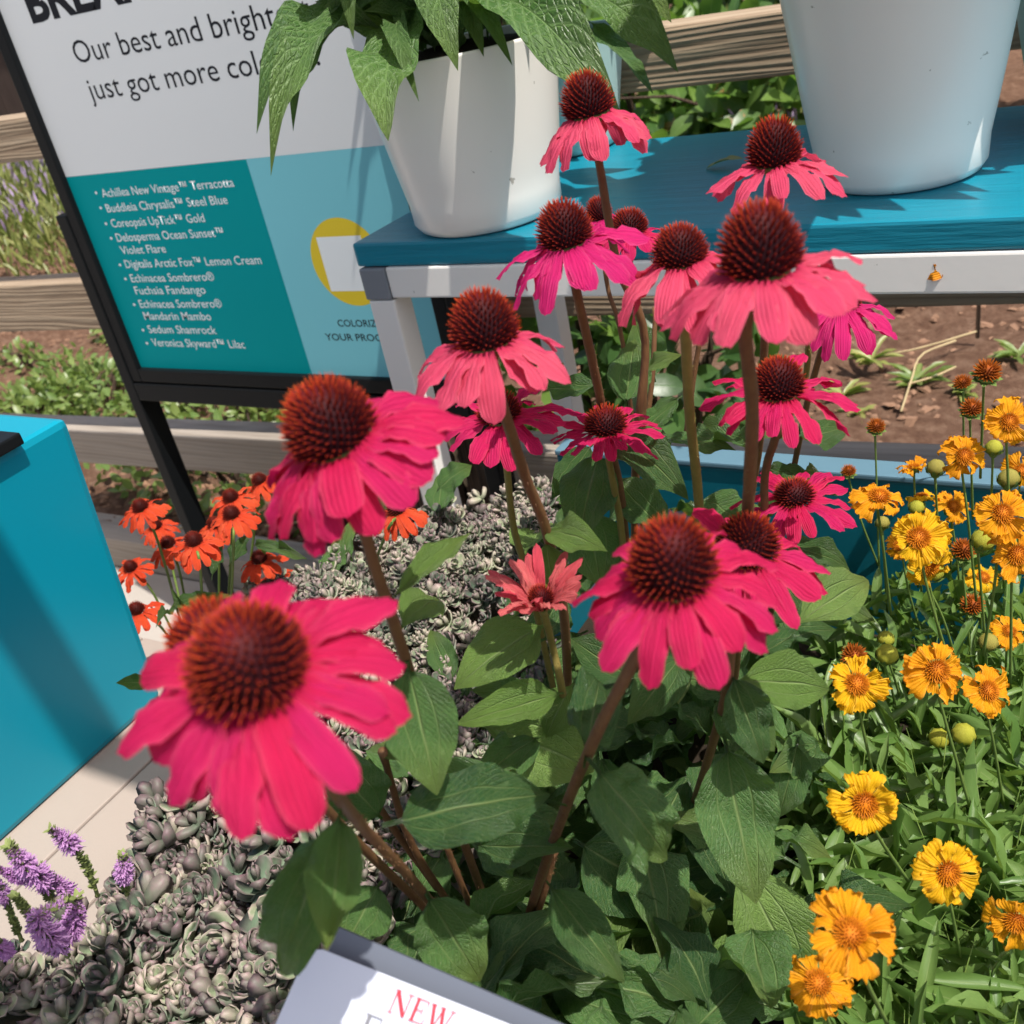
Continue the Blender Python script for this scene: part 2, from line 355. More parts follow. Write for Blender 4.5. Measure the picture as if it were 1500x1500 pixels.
def beam(name, a, b, w, d, mat, parent=None, side=Vector((1, 0, 0)), bev=0.002):
    a, b = Vector(a), Vector(b); t = (b - a).normalized(); s = (side - t * side.dot(t)).normalized(); u = t.cross(s)
    P8 = [p + s * (i * w / 2) + u * (j * d / 2) for p in (a, b) for i, j in ((-1, -1), (1, -1), (1, 1), (-1, 1))]
    return hexa(name, P8, mat, parent, bev)
def spline(pts, n):
    pts = [Vector(p) for p in pts]
    if len(pts) == 2: return [pts[0].lerp(pts[1], i / n) for i in range(n + 1)]
    q = [pts[0] * 2 - pts[1]] + pts + [pts[-1] * 2 - pts[-2]]; out = []
    m = len(pts) - 1
    for k in range(n + 1):
        s = min(k / n * m, m - 1e-6); i = int(s); t = s - i
        p0, p1, p2, p3 = q[i:i + 4]
        out.append(0.5 * ((2 * p1) + (p2 - p0) * t + (2 * p0 - 5 * p1 + 4 * p2 - p3) * t * t + (3 * p1 - p0 - 3 * p2 + p3) * t ** 3))
    return out
def tube_vf(pts, rad, seg=8, off=0, rough=0.0):
    V = []; F = []; n = len(pts)
    t0 = (pts[1] - pts[0]).normalized(); s = t0.orthogonal().normalized()
    for i, p in enumerate(pts):
        t = (pts[min(i + 1, n - 1)] - pts[max(i - 1, 0)]).normalized()
        s = (s - t * s.dot(t)).normalized(); u = t.cross(s)
        r = rad[i] if hasattr(rad, '__len__') else rad
        for k in range(seg):
            a = 2 * math.pi * k / seg; rr = r * (1 + rough * (random.random() - 0.5))
            V.append(p + s * math.cos(a) * rr + u * math.sin(a) * rr)
    for i in range(n - 1):
        for k in range(seg):
            k2 = (k + 1) % seg
            F.append((off + i * seg + k, off + i * seg + k2, off + (i + 1) * seg + k2, off + (i + 1) * seg + k))
    F.append(tuple(off + k for k in range(seg))[::-1]); F.append(tuple(off + (n - 1) * seg + k for k in range(seg)))
    return V, F
def frame(y, zhint):
    """matrix whose Y axis is y and Z axis as near zhint as can be"""
    y = Vector(y).normalized(); z = Vector(zhint); z = z - y * z.dot(y)
    z = z.normalized() if z.length > 1e-6 else y.orthogonal().normalized()
    return Matrix((y.cross(z), y, z)).transposed()

# leaves: +Y from stalk to tip, +Z the upper face; unit length, unit width
def blade(nl=12, nw=6, arch=0.12, fold=0.18, wave=0.02, shape='lance', ridge=0.0, tw=0.0, seed=0, stalk=0.10, curl=0.0):
    r = random.Random(seed); V = []; UV = []; F = []
    ph = r.random() * 6
    for i in range(nl + 1):
        s = i / nl
        if shape == 'lance':
            q = max(0, (s - stalk) / (1 - stalk)); wd = (math.sin(math.pi * min(1, q ** 0.80)) ** 0.85) * (1 - 0.25 * q) * 1.12 if q > 0 else 0
            wd = max(wd, 0.05 * (1 - s) + 0.004)
        elif shape == 'broad':
            q = max(0, (s - stalk) / (1 - stalk)); wd = (math.sin(math.pi * min(1, q ** 0.75)) ** 0.62) if q > 0 else 0; wd = max(wd, 0.06 * (1 - s) + 0.004)
        elif shape == 'narrow':
            wd = max(0.02, math.sin(math.pi * min(1, (s * 0.96 + 0.04))) ** 0.6)
        elif shape == 'petal':
            wd = 0.42 + 0.58 * math.sin(math.pi * min(1, 0.10 + s * 0.72)) ** 1.0
            if s > 0.86: wd *= math.sqrt(max(0, 1 - ((s - 0.86) / 0.155) ** 2)) * 0.62 + 0.38
        elif shape == 'fan':
            wd = 0.22 + 0.78 * min(1, s * 1.45) ** 1.1
            if s > 0.9: wd *= 0.93
        elif shape == 'spoon':
            wd = max(0.05, math.sin(math.pi * min(1, s ** 1.2 * 0.95 + 0.02)) ** 0.6)
        yb = s; ang = curl * s * s
        for j in range(nw + 1):
            x = j / nw * 2 - 1
            y = yb
            if shape in ('petal', 'fan') and s > 0.8:
                k = (s - 0.8) / 0.2
                if shape == 'petal': y -= k * (0.026 * (1 - math.cos(x * math.pi * 2.0)) * 0.5 + 0.05 * x * x)
                else: y -= k * (0.17 * abs(math.sin(x * math.pi * 1.9 + 1.2)) + 0.14 * x * x + 0.06 * r.random())
            z = arch * 4 * s * (1 - s) - fold * (wd / 2) * (1 - abs(x)) * 0.6
            z += wave * math.sin(s * 9 + ph + (2 if x > 0 else 0)) * abs(x) * wd
            z += wave * 0.5 * math.sin(s * 23 + ph * 2 + x * 3) * abs(x) * wd
            if ridge: z += ridge * math.cos(x * math.pi * 2.5) * math.sin(math.pi * min(1, s + 0.1)) * (1 + .6 * math.sin(s * 17 + ph))
            if curl: z -= curl * s * s * 0.5
            xx = x * wd / 2 + (r.random() - .5) * 0.012 * (1 if abs(x) > .9 else 0)
            a = tw * s
            V.append((xx * math.cos(a) , y, z + xx * math.sin(a))); UV.append((j / nw, s))
    for i in range(nl):
        for j in range(nw):
            a = i * (nw + 1) + j; F.append((a, a + 1, a + nw + 2, a + nw + 1))
    return V, F, UV
def blade_mesh(name, mat, **k):
    V, F, UV = blade(**k); return mk(name, V, F, mat, True, UV)

def place(me, name, parent, B, T, width, nh, uplift=None):
    """a blade from B to T (world), face towards nh, width in metres"""
    B, T = Vector(B), Vector(T); L = (T - B).length
    R = frame(T - B, nh); m = R.to_4x4() @ Matrix.Diagonal((width, L, L, 1)); m.translation = B - (parent.location if parent is not None else Vector((0, 0, 0)))
    o = obj(name, me, parent); o.matrix_local = m; return o

def scatter(name, tmpl, mats4, mat, smooth=True, rnds=None, tipattr=None):
    """many copies of one small blade joined into one mesh, real geometry"""
    V, F, UV = tmpl; V = np.asarray(V, dtype=np.float64); n = len(V); k = len(mats4)
    if k == 0: return None
    A = np.asarray([np.array(m) for m in mats4]); Vh = np.c_[V, np.ones(n)]
    W = np.einsum('kij,nj->kni', A, Vh)[:, :, :3].reshape(-1, 3)
    quad = np.asarray([f if len(f) == 4 else (*f, f[-1]) for f in F]); tri = all(len(f) == 3 for f in F)
    fs = np.asarray(F) if tri or all(len(f) == 4 for f in F) else None
    me = bpy.data.meshes.new(name)
    nf, c = fs.shape
    idx = (fs[None] + (np.arange(k) * n)[:, None, None]).reshape(-1)
    me.vertices.add(k * n); me.vertices.foreach_set('co', W.astype(np.float32).ravel())
    me.loops.add(len(idx)); me.loops.foreach_set('vertex_index', idx.astype(np.int32))
    me.polygons.add(k * nf); me.polygons.foreach_set('loop_start', (np.arange(k * nf) * c).astype(np.int32))
    me.polygons.foreach_set('use_smooth', [smooth] * (k * nf))
    me.materials.append(mat)
    if UV is not None:
        l = me.uv_layers.new(name='UVMap'); l.data.foreach_set('uv', np.tile(np.asarray(UV, dtype=np.float32), (k, 1))[idx].ravel())
    at = me.attributes.new('rnd', 'FLOAT', 'POINT')
    rr = np.asarray(rnds if rnds is not None else rng.random(k), dtype=np.float32); at.data.foreach_set('value', np.repeat(rr, n))
    if tipattr is not None:
        at = me.attributes.new('tip', 'FLOAT', 'POINT'); at.data.foreach_set('value', np.tile(np.asarray(tipattr, dtype=np.float32), k))
    me.update(); me.validate(); return me
def mat4(p, yd, nh, w, l):
    m = frame(yd, nh).to_4x4() @ Matrix.Diagonal((w, l, l, 1)); m.translation = p; return m
def rdir(tilt=0.5, az=None):
    a = random.random() * 2 * math.pi if az is None else az
    return Vector((math.cos(a) * math.cos(tilt), math.sin(a) * math.cos(tilt), math.sin(tilt)))
def hum(u=0.0):  # small jitter
    return Vector((random.gauss(0, u), random.gauss(0, u), random.gauss(0, u)))


#%%SETTING
# ================================================================ THE SETTING
GY = 0.0
def ground():
    v, f = box_vf(-60, 60, -20, 1.58, -0.3, 0.0); tagg(obj('pavement', mk('pavement', v, f, M_pave, False)), kind='structure')
    # mulched bed behind the kerb: an uneven sheet
    nx, ny = 150, 90; V = []; F = []
    for j in range(ny + 1):
        y = 1.66 + (j / ny) ** 1.8 * 12
        for i in range(nx + 1):
            x = -8 + 12 * i / nx
            z = 0.07 + 0.02 * math.sin(x * 3.1 + y * 1.7) + 0.015 * math.sin(x * 7.7 - y * 5) + random.gauss(0, 0.012) * (1 if y < 5 else 0.5)
            V.append((x, y, z))
    for j in range(ny):
        for i in range(nx):
            a = j * (nx + 1) + i; F.append((a, a + 1, a + nx + 2, a + nx + 1))
    tagg(obj('mulch_bed', mk('mulch_bed', V, F, M_soil)), kind='structure')
    v, f = box_vf(-80, 80, 1.7, 120, -0.4, 0.0); tagg(obj('ground', mk('ground', v, f, M_soil, False)), kind='structure')
ground()
# clods and bark chips lying on the bed
chip = ([(-.5, -.5, 0), (.5, -.4, 0), (.45, .5, 0.02), (-.4, .45, 0), (-.3, -.3, .35), (.35, -.25, .4), (.2, .3, .3), (-.25, .3, .42)],
        [(0, 1, 5, 4), (1, 2, 6, 5), (2, 3, 7, 6), (3, 0, 4, 7), (4, 5, 6, 7), (0, 3, 2, 1)], None)
ms = []
for i in range(9500):
    y = 1.74 + random.random() ** 1.6 * 4.5; x = random.uniform(-6.5, 1.6)
    s = random.uniform(0.006, 0.024) * (1.0 + 0.1 * y)
    m = (Matrix.Rotation(random.random() * 6.28, 3, 'Z') @ Matrix.Rotation(random.gauss(0, .4), 3, 'X')).to_4x4() @ Matrix.Diagonal((s, s * random.uniform(.6, 2.2), s * random.uniform(.5, 1.1), 1))
    m.translation = (x, y, 0.07 + 0.02 * math.sin(x * 3.1 + y * 1.7) + 0.015 * math.sin(x * 7.7 - y * 5) - 0.002); ms.append(m)
tagg(obj('bark_mulch', scatter('bark_mulch', chip, ms, M_chip, False)), 'reddish brown bark mulch and clods spread over the garden bed', 'mulch', kind='stuff')

# kerb timber and three-rail fence
k = obj('timber_kerb', bevelmesh(mk('timber_kerb', *box_vf(-7, 4, 1.58, 1.70, 0.0, 0.105), M_kerbw, False), 0.006))
tagg(k, 'weathered grey timber kerb along the foot of the rail fence', 'kerb')
fence = thing('rail_fence', 'weathered wooden fence of three thick horizontal rails behind the sign and table', 'fence', (-1.3, 1.62, 0))
def rail(z0l, z1l, z0r, z1r, y0, y1, xa=-7.0, xb=2.6, m=M_rail):
    xl, xr_ = -2.4, -0.3
    def zz(a, b, x): return a + (b - a) * (x - xl) / (xr_ - xl)
    pts = [(x, y, z) for x, y, z in ((xa, y0, zz(z0l, z0r, xa)), (xb, y0, zz(z0l, z0r, xb)), (xb, y1, zz(z0l, z0r, xb)), (xa, y1, zz(z0l, z0r, xa)),
        (xa, y0, zz(z1l, z1r, xa)), (xb, y0, zz(z1l, z1r, xb)), (xb, y1, zz(z1l, z1r, xb)), (xa, y1, zz(z1l, z1r, xa)))]
    return hexa('rail', pts, m, fence, 0.006)
rail(1.185, 1.28, 1.18, 1.268, 1.60, 1.69)
rail(0.76, 0.887, 0.82, 0.93, 1.60, 1.685)
rail(0.357, 0.46, 0.43, 0.53, 1.60, 1.70, m=M_kerbw)
for x in (-4.3, 1.9): box('post', x - .07, x + .07, 1.705, 1.83, 0.0, 1.42, M_rail, fence, 0.008)
# dark post of upright boards with peeling bark behind the table leg
pst = thing('fence_post', 'dark brown upright post of split boards behind the left table leg', 'post', (-1.27, 1.5, 0))
xs = [-1.41, -1.352, -1.318, -1.262, -1.205, -1.165, -1.12]
for i in range(len(xs) - 1):
    box('board', xs[i] + .003, xs[i + 1] - .003, 1.51 + .012 * (i % 2), 1.56 + 0.008 * (i % 3), 0.0, 0.86 + 0.05 * ((i * 7) % 4), M_post if i not in (0,) else M_bark, pst, 0.004)
for (u, v, h, wpx) in ((655, 640, 60, 12), (672, 690, 46, 9), (628, 600, 46, 12)):
    c = PY(u, v, 1.5); hh = h * 2.2 / 1500; ww = wpx * 2.2 / 1500; V = []; F = []
    for i in range(9):
        s = i / 8; r1 = ww * math.sin(math.pi * (s * .9 + .05)) * random.uniform(.7, 1.1)
        V += [(c.x - r1 + .01 * s, 1.503, c.z - hh * (s - .5)), (c.x + r1 * .8 + .01 * s, 1.495, c.z - hh * (s - .5))]
    for i in range(8): F.append((2 * i, 2 * i + 2, 2 * i + 3, 2 * i + 1))
    me = mk('bark_flake', [Vector(a) - pst.location for a in V], F, M_bark)
    o = obj('bark_flake', me, pst); so_ = o.modifiers.new('thick', 'SOLIDIFY'); so_.thickness = 0.004

# deck of the display: planks running away from the camera
DZ = 0.75
xs = [-2.05, -1.93, -1.805, -1.68, -1.555, -1.43, -1.305, -1.18, -1.055, -0.955, -0.862, -0.771, -0.68, -0.585, -0.49]
dk = thing('display_deck', 'beige plank deck carrying the teal box and the sedum', 'deck', (-1.2, 0.0, DZ - .02))
for a, b in zip(xs[:-1], xs[1:]):
    box('plank', a + .0018, b - .0018, -0.9, 0.64, DZ - .025, DZ, M_deck, dk, 0.002)
box('joist', -2.05, -0.49, 0.52, 0.60, DZ - .12, DZ - .026, M_deck, dk, 0.003)
box('joist', -2.05, -0.49, -0.7, -0.62, DZ - .12, DZ - .026, M_deck, dk, 0.003)
for x in (-2.0, -0.56): box('leg', x, x + .07, .45, .51, 0, DZ - .026, M_deck, dk, 0.003)
for x in (-2.0, -0.56): box('leg', x, x + .07, -.6, -.54, 0, DZ - .026, M_deck, dk, 0.003)

# teal box, tapering a little
bx = thing('teal_box', 'large glossy teal box standing on the beige deck at the left edge', 'box', (-1.2, 0.2, DZ))
t0 = PZ(95, 606, 1.122); b0 = PZ(238, 1022, DZ)
YB, YT = b0.y, t0.y
hexa('body', [(-1.75, -.35, DZ + .001), (b0.x, -.35, DZ + .001), (b0.x, YB, DZ + .001), (-1.75, YB, DZ + .001),
              (-1.72, -.35, 1.118), (t0.x, -.35, 1.118), (t0.x, YT, 1.118), (-1.72, YT, 1.118)], M_tealb, bx, 0.008)
bp = obj('black_plate', bevelmesh(mk('black_plate', *box_vf(-.22, 0, -.16, 0, 0, .012), M_black, False), .002))
bp.location = PZ(27, 628, 1.135); bp.location.z = 1.1195
tagg(bp, 'thin black plate lying on top of the teal box', 'plate')

# planter trough behind the flowers
tr = thing('teal_planter', 'teal planter trough holding the pink coneflowers and yellow coreopsis', 'planter', (0, .5, .4))
RZ = 0.868
box('back_wall', -0.60, 1.3, 0.985, 1.012, 0.02, RZ, M_teal, tr, .003)
box('left_wall', -0.60, -0.565, 0.30, 0.984, 0.02, 0.74, M_teal, tr, .003)
box('right_wall', 1.265, 1.3, -0.35, 0.984, 0.02, RZ, M_teal, tr, .003)
box('front_wall', -0.30, 1.264, -0.39, -0.351, 0.02, 0.80, M_teal, tr, .003)
box('rim', -0.60, 1.3, 0.982, 1.016, RZ + .001, RZ + .008, M_rim, tr, .002)
me = mk('soil', *box_vf(-.564, 1.264, -.35, .984, .55, .66), M_dsoil, False)
o = obj('potting_soil', me); tagg(o, 'dark potting soil filling the teal planter under the leaves', 'soil', kind='stuff')

# display table: teal top on a white metal frame
TZ = 1.127
tb = thing('display_table', 'display table with teal wooden top and white metal frame', 'table', (-.88, 1.05, 0))
X0, X1, Y0, Y1 = -0.89, 1.5, 1.05, 1.52
box('tabletop', X0, X1, Y0, Y1, TZ - .032, TZ, M_ttop, tb, .004)
FZ = TZ - .033
box('front_rail', X0 + .046, X1, Y0 - .002, Y0 + .044, FZ - .042, FZ, M_white, tb, .003)
box('back_rail', X0 + .046, X1, Y1 - .05, Y1 - .01, FZ - .042, FZ, M_white, tb, .003)
box('side_rail', X0 + .004, X0 + .044, Y0 + .046, Y1 - .052, FZ - .042, FZ, M_white, tb, .003)
box('corner_cap', X0 + .003, X0 + .045, Y0 - .004, Y0 + .045, FZ - .044, FZ - .0005, M_grey, tb, .003)
box('corner_cap', X0 + .003, X0 + .045, Y1 - .051, Y1 - .007, FZ - .044, FZ - .0005, M_grey, tb, .003)
for y in (Y0 - .002, Y1 - .049):
    for x in (X0 + .005, X1 - .045): box('leg', x, x + .042, y, y + .04, 0, FZ - .045, M_white, tb, .003)
# rust spot on the frame and litter on the top
o = thing('leaf_litter', 'curled orange dead petal stuck on the white table frame', 'petal', PY(1368, 399, Y0))
me = blade_mesh('dead_petal', M_dried, shape='petal', seed=3, arch=.1, curl=.25, wave=.12)
place(me, 'blade', o, PY(1356, 402, Y0 - .001), PY(1381, 396, Y0 - .003), .016, (0, -1, .3))
for (u, v, l, a) in ((1035, 246, .05, 'pale green leaf scrap on the teal tabletop beside the pink flower'),):
    p = PZ(u, v, TZ + .002); o = thing('leaf_scrap', a, 'leaf', p)
    place(blade_mesh('leaf_scrap', M_dry, shape='narrow', seed=4), 'blade', o, p, p + Vector((.05, .0, .008)), .02, (0, 0, 1))

# pots
def lathe(prof, seg=64):
    V = []; F = []; n = len(prof)
    for r, z in prof:
        for k in range(seg): a = 2 * math.pi * k / seg; V.append((r * math.cos(a), r * math.sin(a), z))
    for i in range(n - 1):
        for k in range(seg): k2 = (k + 1) % seg; F.append((i * seg + k, i * seg + k2, (i + 1) * seg + k2, (i + 1) * seg + k))
    F.append(tuple(range(seg))[::-1]); return V, F
def pot(c, rb, rt, h, mat, label, name='plant_pot', soil=True, group=None):
    o = thing(name, label, 'pot', (c[0], c[1], TZ + .0005), group)
    prof = [(rb - .008, 0), (rb - .002, .003), (rb + .004, .012)]
    for i in range(1, 9):
        s = i / 8; prof.append((rb + (rt - rb) * (s ** 0.88), .012 + (h - .016) * s))
    prof += [(rt + .0005, h - .001), (rt - .001, h), (rt - .005, h - .001), (rt - .007, h - .02), (rt - .012, h - .03)]
    V, F = lathe(prof); obj('body', mk('pot_body', V, F, mat), o)
    if soil:
        V, F = lathe([(rt - .014, h - .05), (rt - .0075, h - .010), (0.001, h + .004)]); obj('soil', mk('pot_soil', V, F, M_dsoil), o)
    return o
pl = PZ(706, 312, TZ); POT1 = Vector((-.66, 1.19, TZ))
def potfit(ul, ur, vb):   # centre of the foot from its left/right/front edges in view
    pass
pc = P(704, 325, 1); 
a = PZ(630, 322, TZ); b = PZ(798, 322, TZ); c1 = (a + b) / 2 + Vector((0, .012, 0)); r1 = (b - a).length / 2 * .97
pot1 = pot(c1, r1, r1 * 1.34, r1 * 2.25, M_pot, 'white plastic pot with a large leafy foxglove, left of the table')
a = PZ(1205, 262, TZ); b = PZ(1440, 250, TZ); c2 = (a + b) / 2; r2 = (b - a).length / 2
pot2 = pot(c2, r2, r2 * 1.42, r2 * 2.6, M_pot, 'big white plastic pot at the right end of the table')
a = PZ(790, 226, TZ); b = PZ(885, 222, TZ); c3 = (a + b) / 2 ; r3 = r1 * .85
pot3 = pot(Vector((b.x - r3, c3.y + .03, TZ)), r3, r3 * 1.35, r3 * 2.1, M_pot2, 'pale aqua pot standing half hidden behind the white foxglove pot')
a = PZ(1490, 190, TZ)
pot4 = pot((a.x + .10, a.y + .02, TZ), .085, .125, .22, M_pot2, 'pale pot at the right edge behind the big white pot')

#%%SIGN
SY = 1.40
sg = thing('sign_board', 'large freestanding information board in a black metal frame', 'sign', (-1.5, SY, 0))
def sp(u, v, y=SY): return PY(u, v, y)
xl = sp(106, 255).x * .5 + sp(205, 540).x * .5; xrr = sp(642, 450).x; zb = sp(330, 541).z; zm = (sp(106, 255).z + sp(560, 215).z) / 2
xm = (sp(371, 233).x + sp(450, 535).x) / 2; ztop = 1.86
def panel(name, x0, x1, z0, z1, mat, d=0.0):
    return box(name, x0, x1, SY - d - .006, SY - d, z0, z1, mat, sg, 0)
panel('white_panel', xl, xrr, zm, ztop, M_swhite)
panel('teal_panel', xl, xm, zb, zm - .0002, M_steal)
panel('light_blue_panel', xm + .0002, xrr, zb, zm - .0002, M_sblue)
box('backing', xl, xrr, SY + .0005, SY + .02, zb, ztop, M_black, sg, 0)
ft = .030
box('frame_side', xl - ft, xl - .0005, SY - .018, SY + .024, zb - ft, ztop + ft, M_black, sg, .003)
box('frame_side', xrr + .0005, xrr + ft, SY - .018, SY + .024, zb - ft, ztop + ft, M_black, sg, .003)
box('frame_bottom', xl, xrr, SY - .018, SY + .024, zb - ft, zb - .0005, M_black, sg, .003)
box('frame_top', xl, xrr, SY - .018, SY + .024, ztop + .0005, ztop + ft, M_black, sg, .003)
zl = sp(97, 312).z
box('leg', xl - ft - .034, xl - ft - .001, SY - .02, SY + .03, 0, zl, M_black, sg, .003)
box('leg', xrr + ft + .001, xrr + ft + .034, SY - .02, SY + .03, 0, zl, M_black, sg, .003)
box('cross_bar', xl - ft, xrr + ft, SY - .02, SY + .03, zb - ft - .046, zb - ft - .004, M_black, sg, .003)
# yellow disc and the blank white square on it
cy = sp(512, 383); rr_ = abs(sp(512, 383).z - sp(512, 316).z)
V = [(cy.x, SY - .00605, cy.z)] + [(cy.x + rr_ * math.cos(a * math.pi / 32), SY - .00605, cy.z + rr_ * math.sin(a * math.pi / 32)) for a in range(64)]
obj('yellow_disc', mk('yellow_disc', [Vector(p) - sg.location for p in V], [(0, 1 + (k + 1) % 64, 1 + k) for k in range(64)], M_syel, False), sg)
a = sp(470, 346); b = sp(541, 346); c = sp(484, 425)
xq0 = (a.x + c.x) / 2; sq = a.z - c.z
obj('white_square', mk('white_square', [Vector(p) - sg.location for p in ((xq0, SY - .00608, c.z), (xq0 + sq, SY - .00608, c.z), (xq0 + sq, SY - .00608, a.z), (xq0, SY - .00608, a.z))], [(0, 1, 2, 3)], M_inkw, False), sg)

def textmesh(s, size=1.0, bold=0.0):
    cu = bpy.data.curves.new('t', 'FONT'); cu.body = s; cu.size = size; cu.offset = bold; cu.resolution_u = 3
    o = bpy.data.objects.new('t', cu); C.objects.link(o)
    bpy.context.view_layer.update()
    dg = bpy.context.evaluated_depsgraph_get(); me = bpy.data.meshes.new_from_object(o.evaluated_get(dg))
    bpy.data.objects.remove(o); bpy.data.curves.remove(cu); return me
def ext(me):
    a = np.empty(len(me.vertices) * 3); me.vertices.foreach_get('co', a); a = a.reshape(-1, 3); return a[:, 0].min(), a[:, 0].max(), a
def text(s, prefix, pL, pR, cap, mat, bold=0.0, y=SY - .00612, name='word'):
    """pL, pR: where the prefix starts and ends; cap: capital height in pixels"""
    A = sp(*pL); B = sp(*pR); wd = B.x - A.x
    pm = textmesh(prefix, 1.0, bold); q0, q1, _ = ext(pm); bpy.data.meshes.remove(pm)
    sx = wd / (q1 - q0); dpt = (A - EYE).dot(FWD); sz = cap * dpt / 1500 / 0.73; ws = s.split(' ')
    for i, wd_ in enumerate(ws):                                      # every word is a piece of its own
        pm = textmesh(' '.join(ws[:i + 1]), 1.0, bold); _, e1, _ = ext(pm); bpy.data.meshes.remove(pm)
        me = textmesh(wd_, 1.0, bold); x0, x1, a = ext(me); off = e1 - x1
        co = np.c_[(a[:, 0] + off - q0) * sx + A.x - sg.location.x, np.full(len(a), y - sg.location.y), a[:, 1] * sz + (A.z + B.z) / 2 - sg.location.z]
        me.vertices.foreach_set('co', co.astype(np.float32).ravel()); me.materials.clear(); me.materials.append(mat)
        me.update(); me.name = name; obj(name, me, sg)
text('BREAK', 'BREAK', (50, 27), (232, -3), 50, M_ink, .035)
text('Our best and brightest', 'Our best and', (116, 89), (303, 62), 32, M_ink)
text('just got more colorful!', 'just got more', (137, 143), (328, 120), 31, M_ink)
k = 2.5
for s, x0, y0, x1, y1, bl in (('Achillea New Vintage\u2122 Terracotta', 385, 717, 868, 682, 1), ('Buddleia Chrysalis\u2122 Steel Blue', 402, 772, 845, 745, 1),
    ('Coreopsis UpTick\u2122 Gold', 421, 830, 760, 808, 1), ('Delosperma Ocean Sunset\u2122', 440, 883, 830, 860, 1), ('Violet Flare', 455, 928, 618, 920, 0),
    ('Digitalis Arctic Fox\u2122 Lemon Cream', 472, 980, 967, 960, 1), ('Echinacea Sombrero\u00ae', 492, 1031, 795, 1022, 1), ('Fuchsia Fandango', 507, 1075, 763, 1070, 0),
    ('Echinacea Sombrero\u00ae', 524, 1125, 823, 1120, 1), ('Mandarin Mambo', 540, 1168, 783, 1167, 0), ('Sedum Shamrock', 556, 1218, 802, 1216, 1),
    ('Veronica Skyward\u2122 Lilac', 570, 1266, 906, 1268, 1)):
    text(s, s, (x0 / k, y0 / k), (x1 / k, y1 / k), 12.6, M_inkw, .004)
    if bl: text('\u2022', '\u2022', (x0 / k - 9.5, y0 / k - 0), (x0 / k - 6, y0 / k - 0), 12, M_inkw, name='bullet')
text('COLORIZE', 'COLO', (498.5, 476), (535, 477), 11, M_ink, .01)
text('YOUR PROGRAM!', 'YOUR PR', (481, 496.5), (541, 497.5), 11, M_ink, .01)

# plant name card in the foreground
ct = 0.44
cardo = thing('plant_label_card', 'white plant name card with red NEW lettering in a grey holder', 'card', P(560, 1640, ct))
cA = P(455, 1384, ct); cD = (P(745, 1500, ct + .012) - cA).normalized()
nrm = (Vector((.15, -.45, .85)) - FWD * .8).normalized(); nrm = (nrm - cD * nrm.dot(cD)).normalized()
cU = nrm.cross(cD); cU = cU if cU.z > 0 else -cU
def cp(x, y, z=0.0): return cA + cD * x + cU * y + nrm * z
def cardpoly(name, pts, mat, z=0.0):
    me = mk(name, [cp(x, y, z) - cardo.location for x, y in pts], [tuple(range(len(pts)))], mat, False); return obj(name, me, cardo)
rc = [(0, -.16), (.17, -.16), (.17, 0), (.006, 0), (.002, -.0015), (0, -.006)]
o = cardpoly('card', rc, M_card, 0.0); m_ = o.modifiers.new('thick', 'SOLIDIFY'); m_.thickness = .001; m_.offset = -1
o = cardpoly('holder', [(.008, -.15), (.185, -.15), (.185, .0045), (.010, .0085)], M_holder, -.010); m_ = o.modifiers.new('thick', 'SOLIDIFY'); m_.thickness = .003; m_.offset = -1
bm_ = beam('stake', cp(.08, -.05, -.016), cp(.08, -.05, -.016) + Vector((0, .05, -.55)), .012, .004, M_holder, cardo)
# serif letters drawn as strokes: (x0,y0,x1,y1,width)
def letter(strokes, x, y, h, ang, mat, name):
    V = []; F = []
    for (a, b, c_, d, wd) in strokes:
        p = Vector((a, b)); q = Vector((c_, d)); n_ = (q - p).normalized(); s_ = Vector((-n_.y, n_.x)) * wd / 2; o_ = len(V)
        for r_ in (p - s_, q - s_, q + s_, p + s_): V.append((x + r_.x * h, y + r_.y * h))
        F.append((o_, o_ + 1, o_ + 2, o_ + 3))
    me = mk(name, [cp(vx, vy, .0018 + .00002 * (i // 4)) - cardo.location for i, (vx, vy) in enumerate(V)], F, mat, False); return obj(name, me, cardo)
NN = [(.08, 0, .08, 1, .05), (.10, .97, .70, .03, .16), (.72, 0, .72, 1, .05), (-.03, .98, .24, .98, .04), (.58, .98, .88, .98, .04), (-.04, .02, .2, .02, .04)]
EE = [(.14, 0, .14, 1, .14), (0, .98, .62, .98, .045), (0, .02, .66, .02, .045), (.14, .52, .46, .52, .045), (.46, .38, .46, .66, .035), (.62, .78, .62, 1, .04), (.66, 0, .66, .24, .04)]
WW = [(.05, 1, .32, 0, .15), (.32, 0, .52, .9, .05), (.50, 1, .76, 0, .15), (.76, 0, 1.0, 1, .05), (-.08, .98, .2, .98, .04), (.36, .98, .64, .98, .04), (.86, .98, 1.14, .98, .04)]
hN = .0098; Lx = (P(585, 1455, ct) - cA).dot(cD); Ly = (P(585, 1490, ct) - cA).dot(cU)
letter(NN, Lx - .001, Ly, hN, 0, M_red, 'letter'); letter(EE, Lx + .0085, Ly, hN, 0, M_red, 'letter'); letter(WW, Lx + .0165, Ly, hN, 0, M_red, 'letter')
x2 = Lx - .009; y2 = Ly - .0150; hE = .0115
letter(EE, x2, y2, hE, 0, M_greyink, 'letter')
arc = [(.5 + .42 * math.cos(a) * .7, .33 + .33 * math.sin(a), .5 + .42 * math.cos(a + .5) * .7, .33 + .33 * math.sin(a + .5), .10) for a in [0.7 + .5 * i for i in range(10)]]
letter(arc, x2 + .0085, y2, hE, 0, M_greyink, 'letter')
hh = [(.1, 0, .1, 1, .12), (0, .98, .14, .98, .04), (.16, .55, .3, .66, .06), (.3, .66, .42, .6, .08), (.44, .62, .44, 0, .11)]
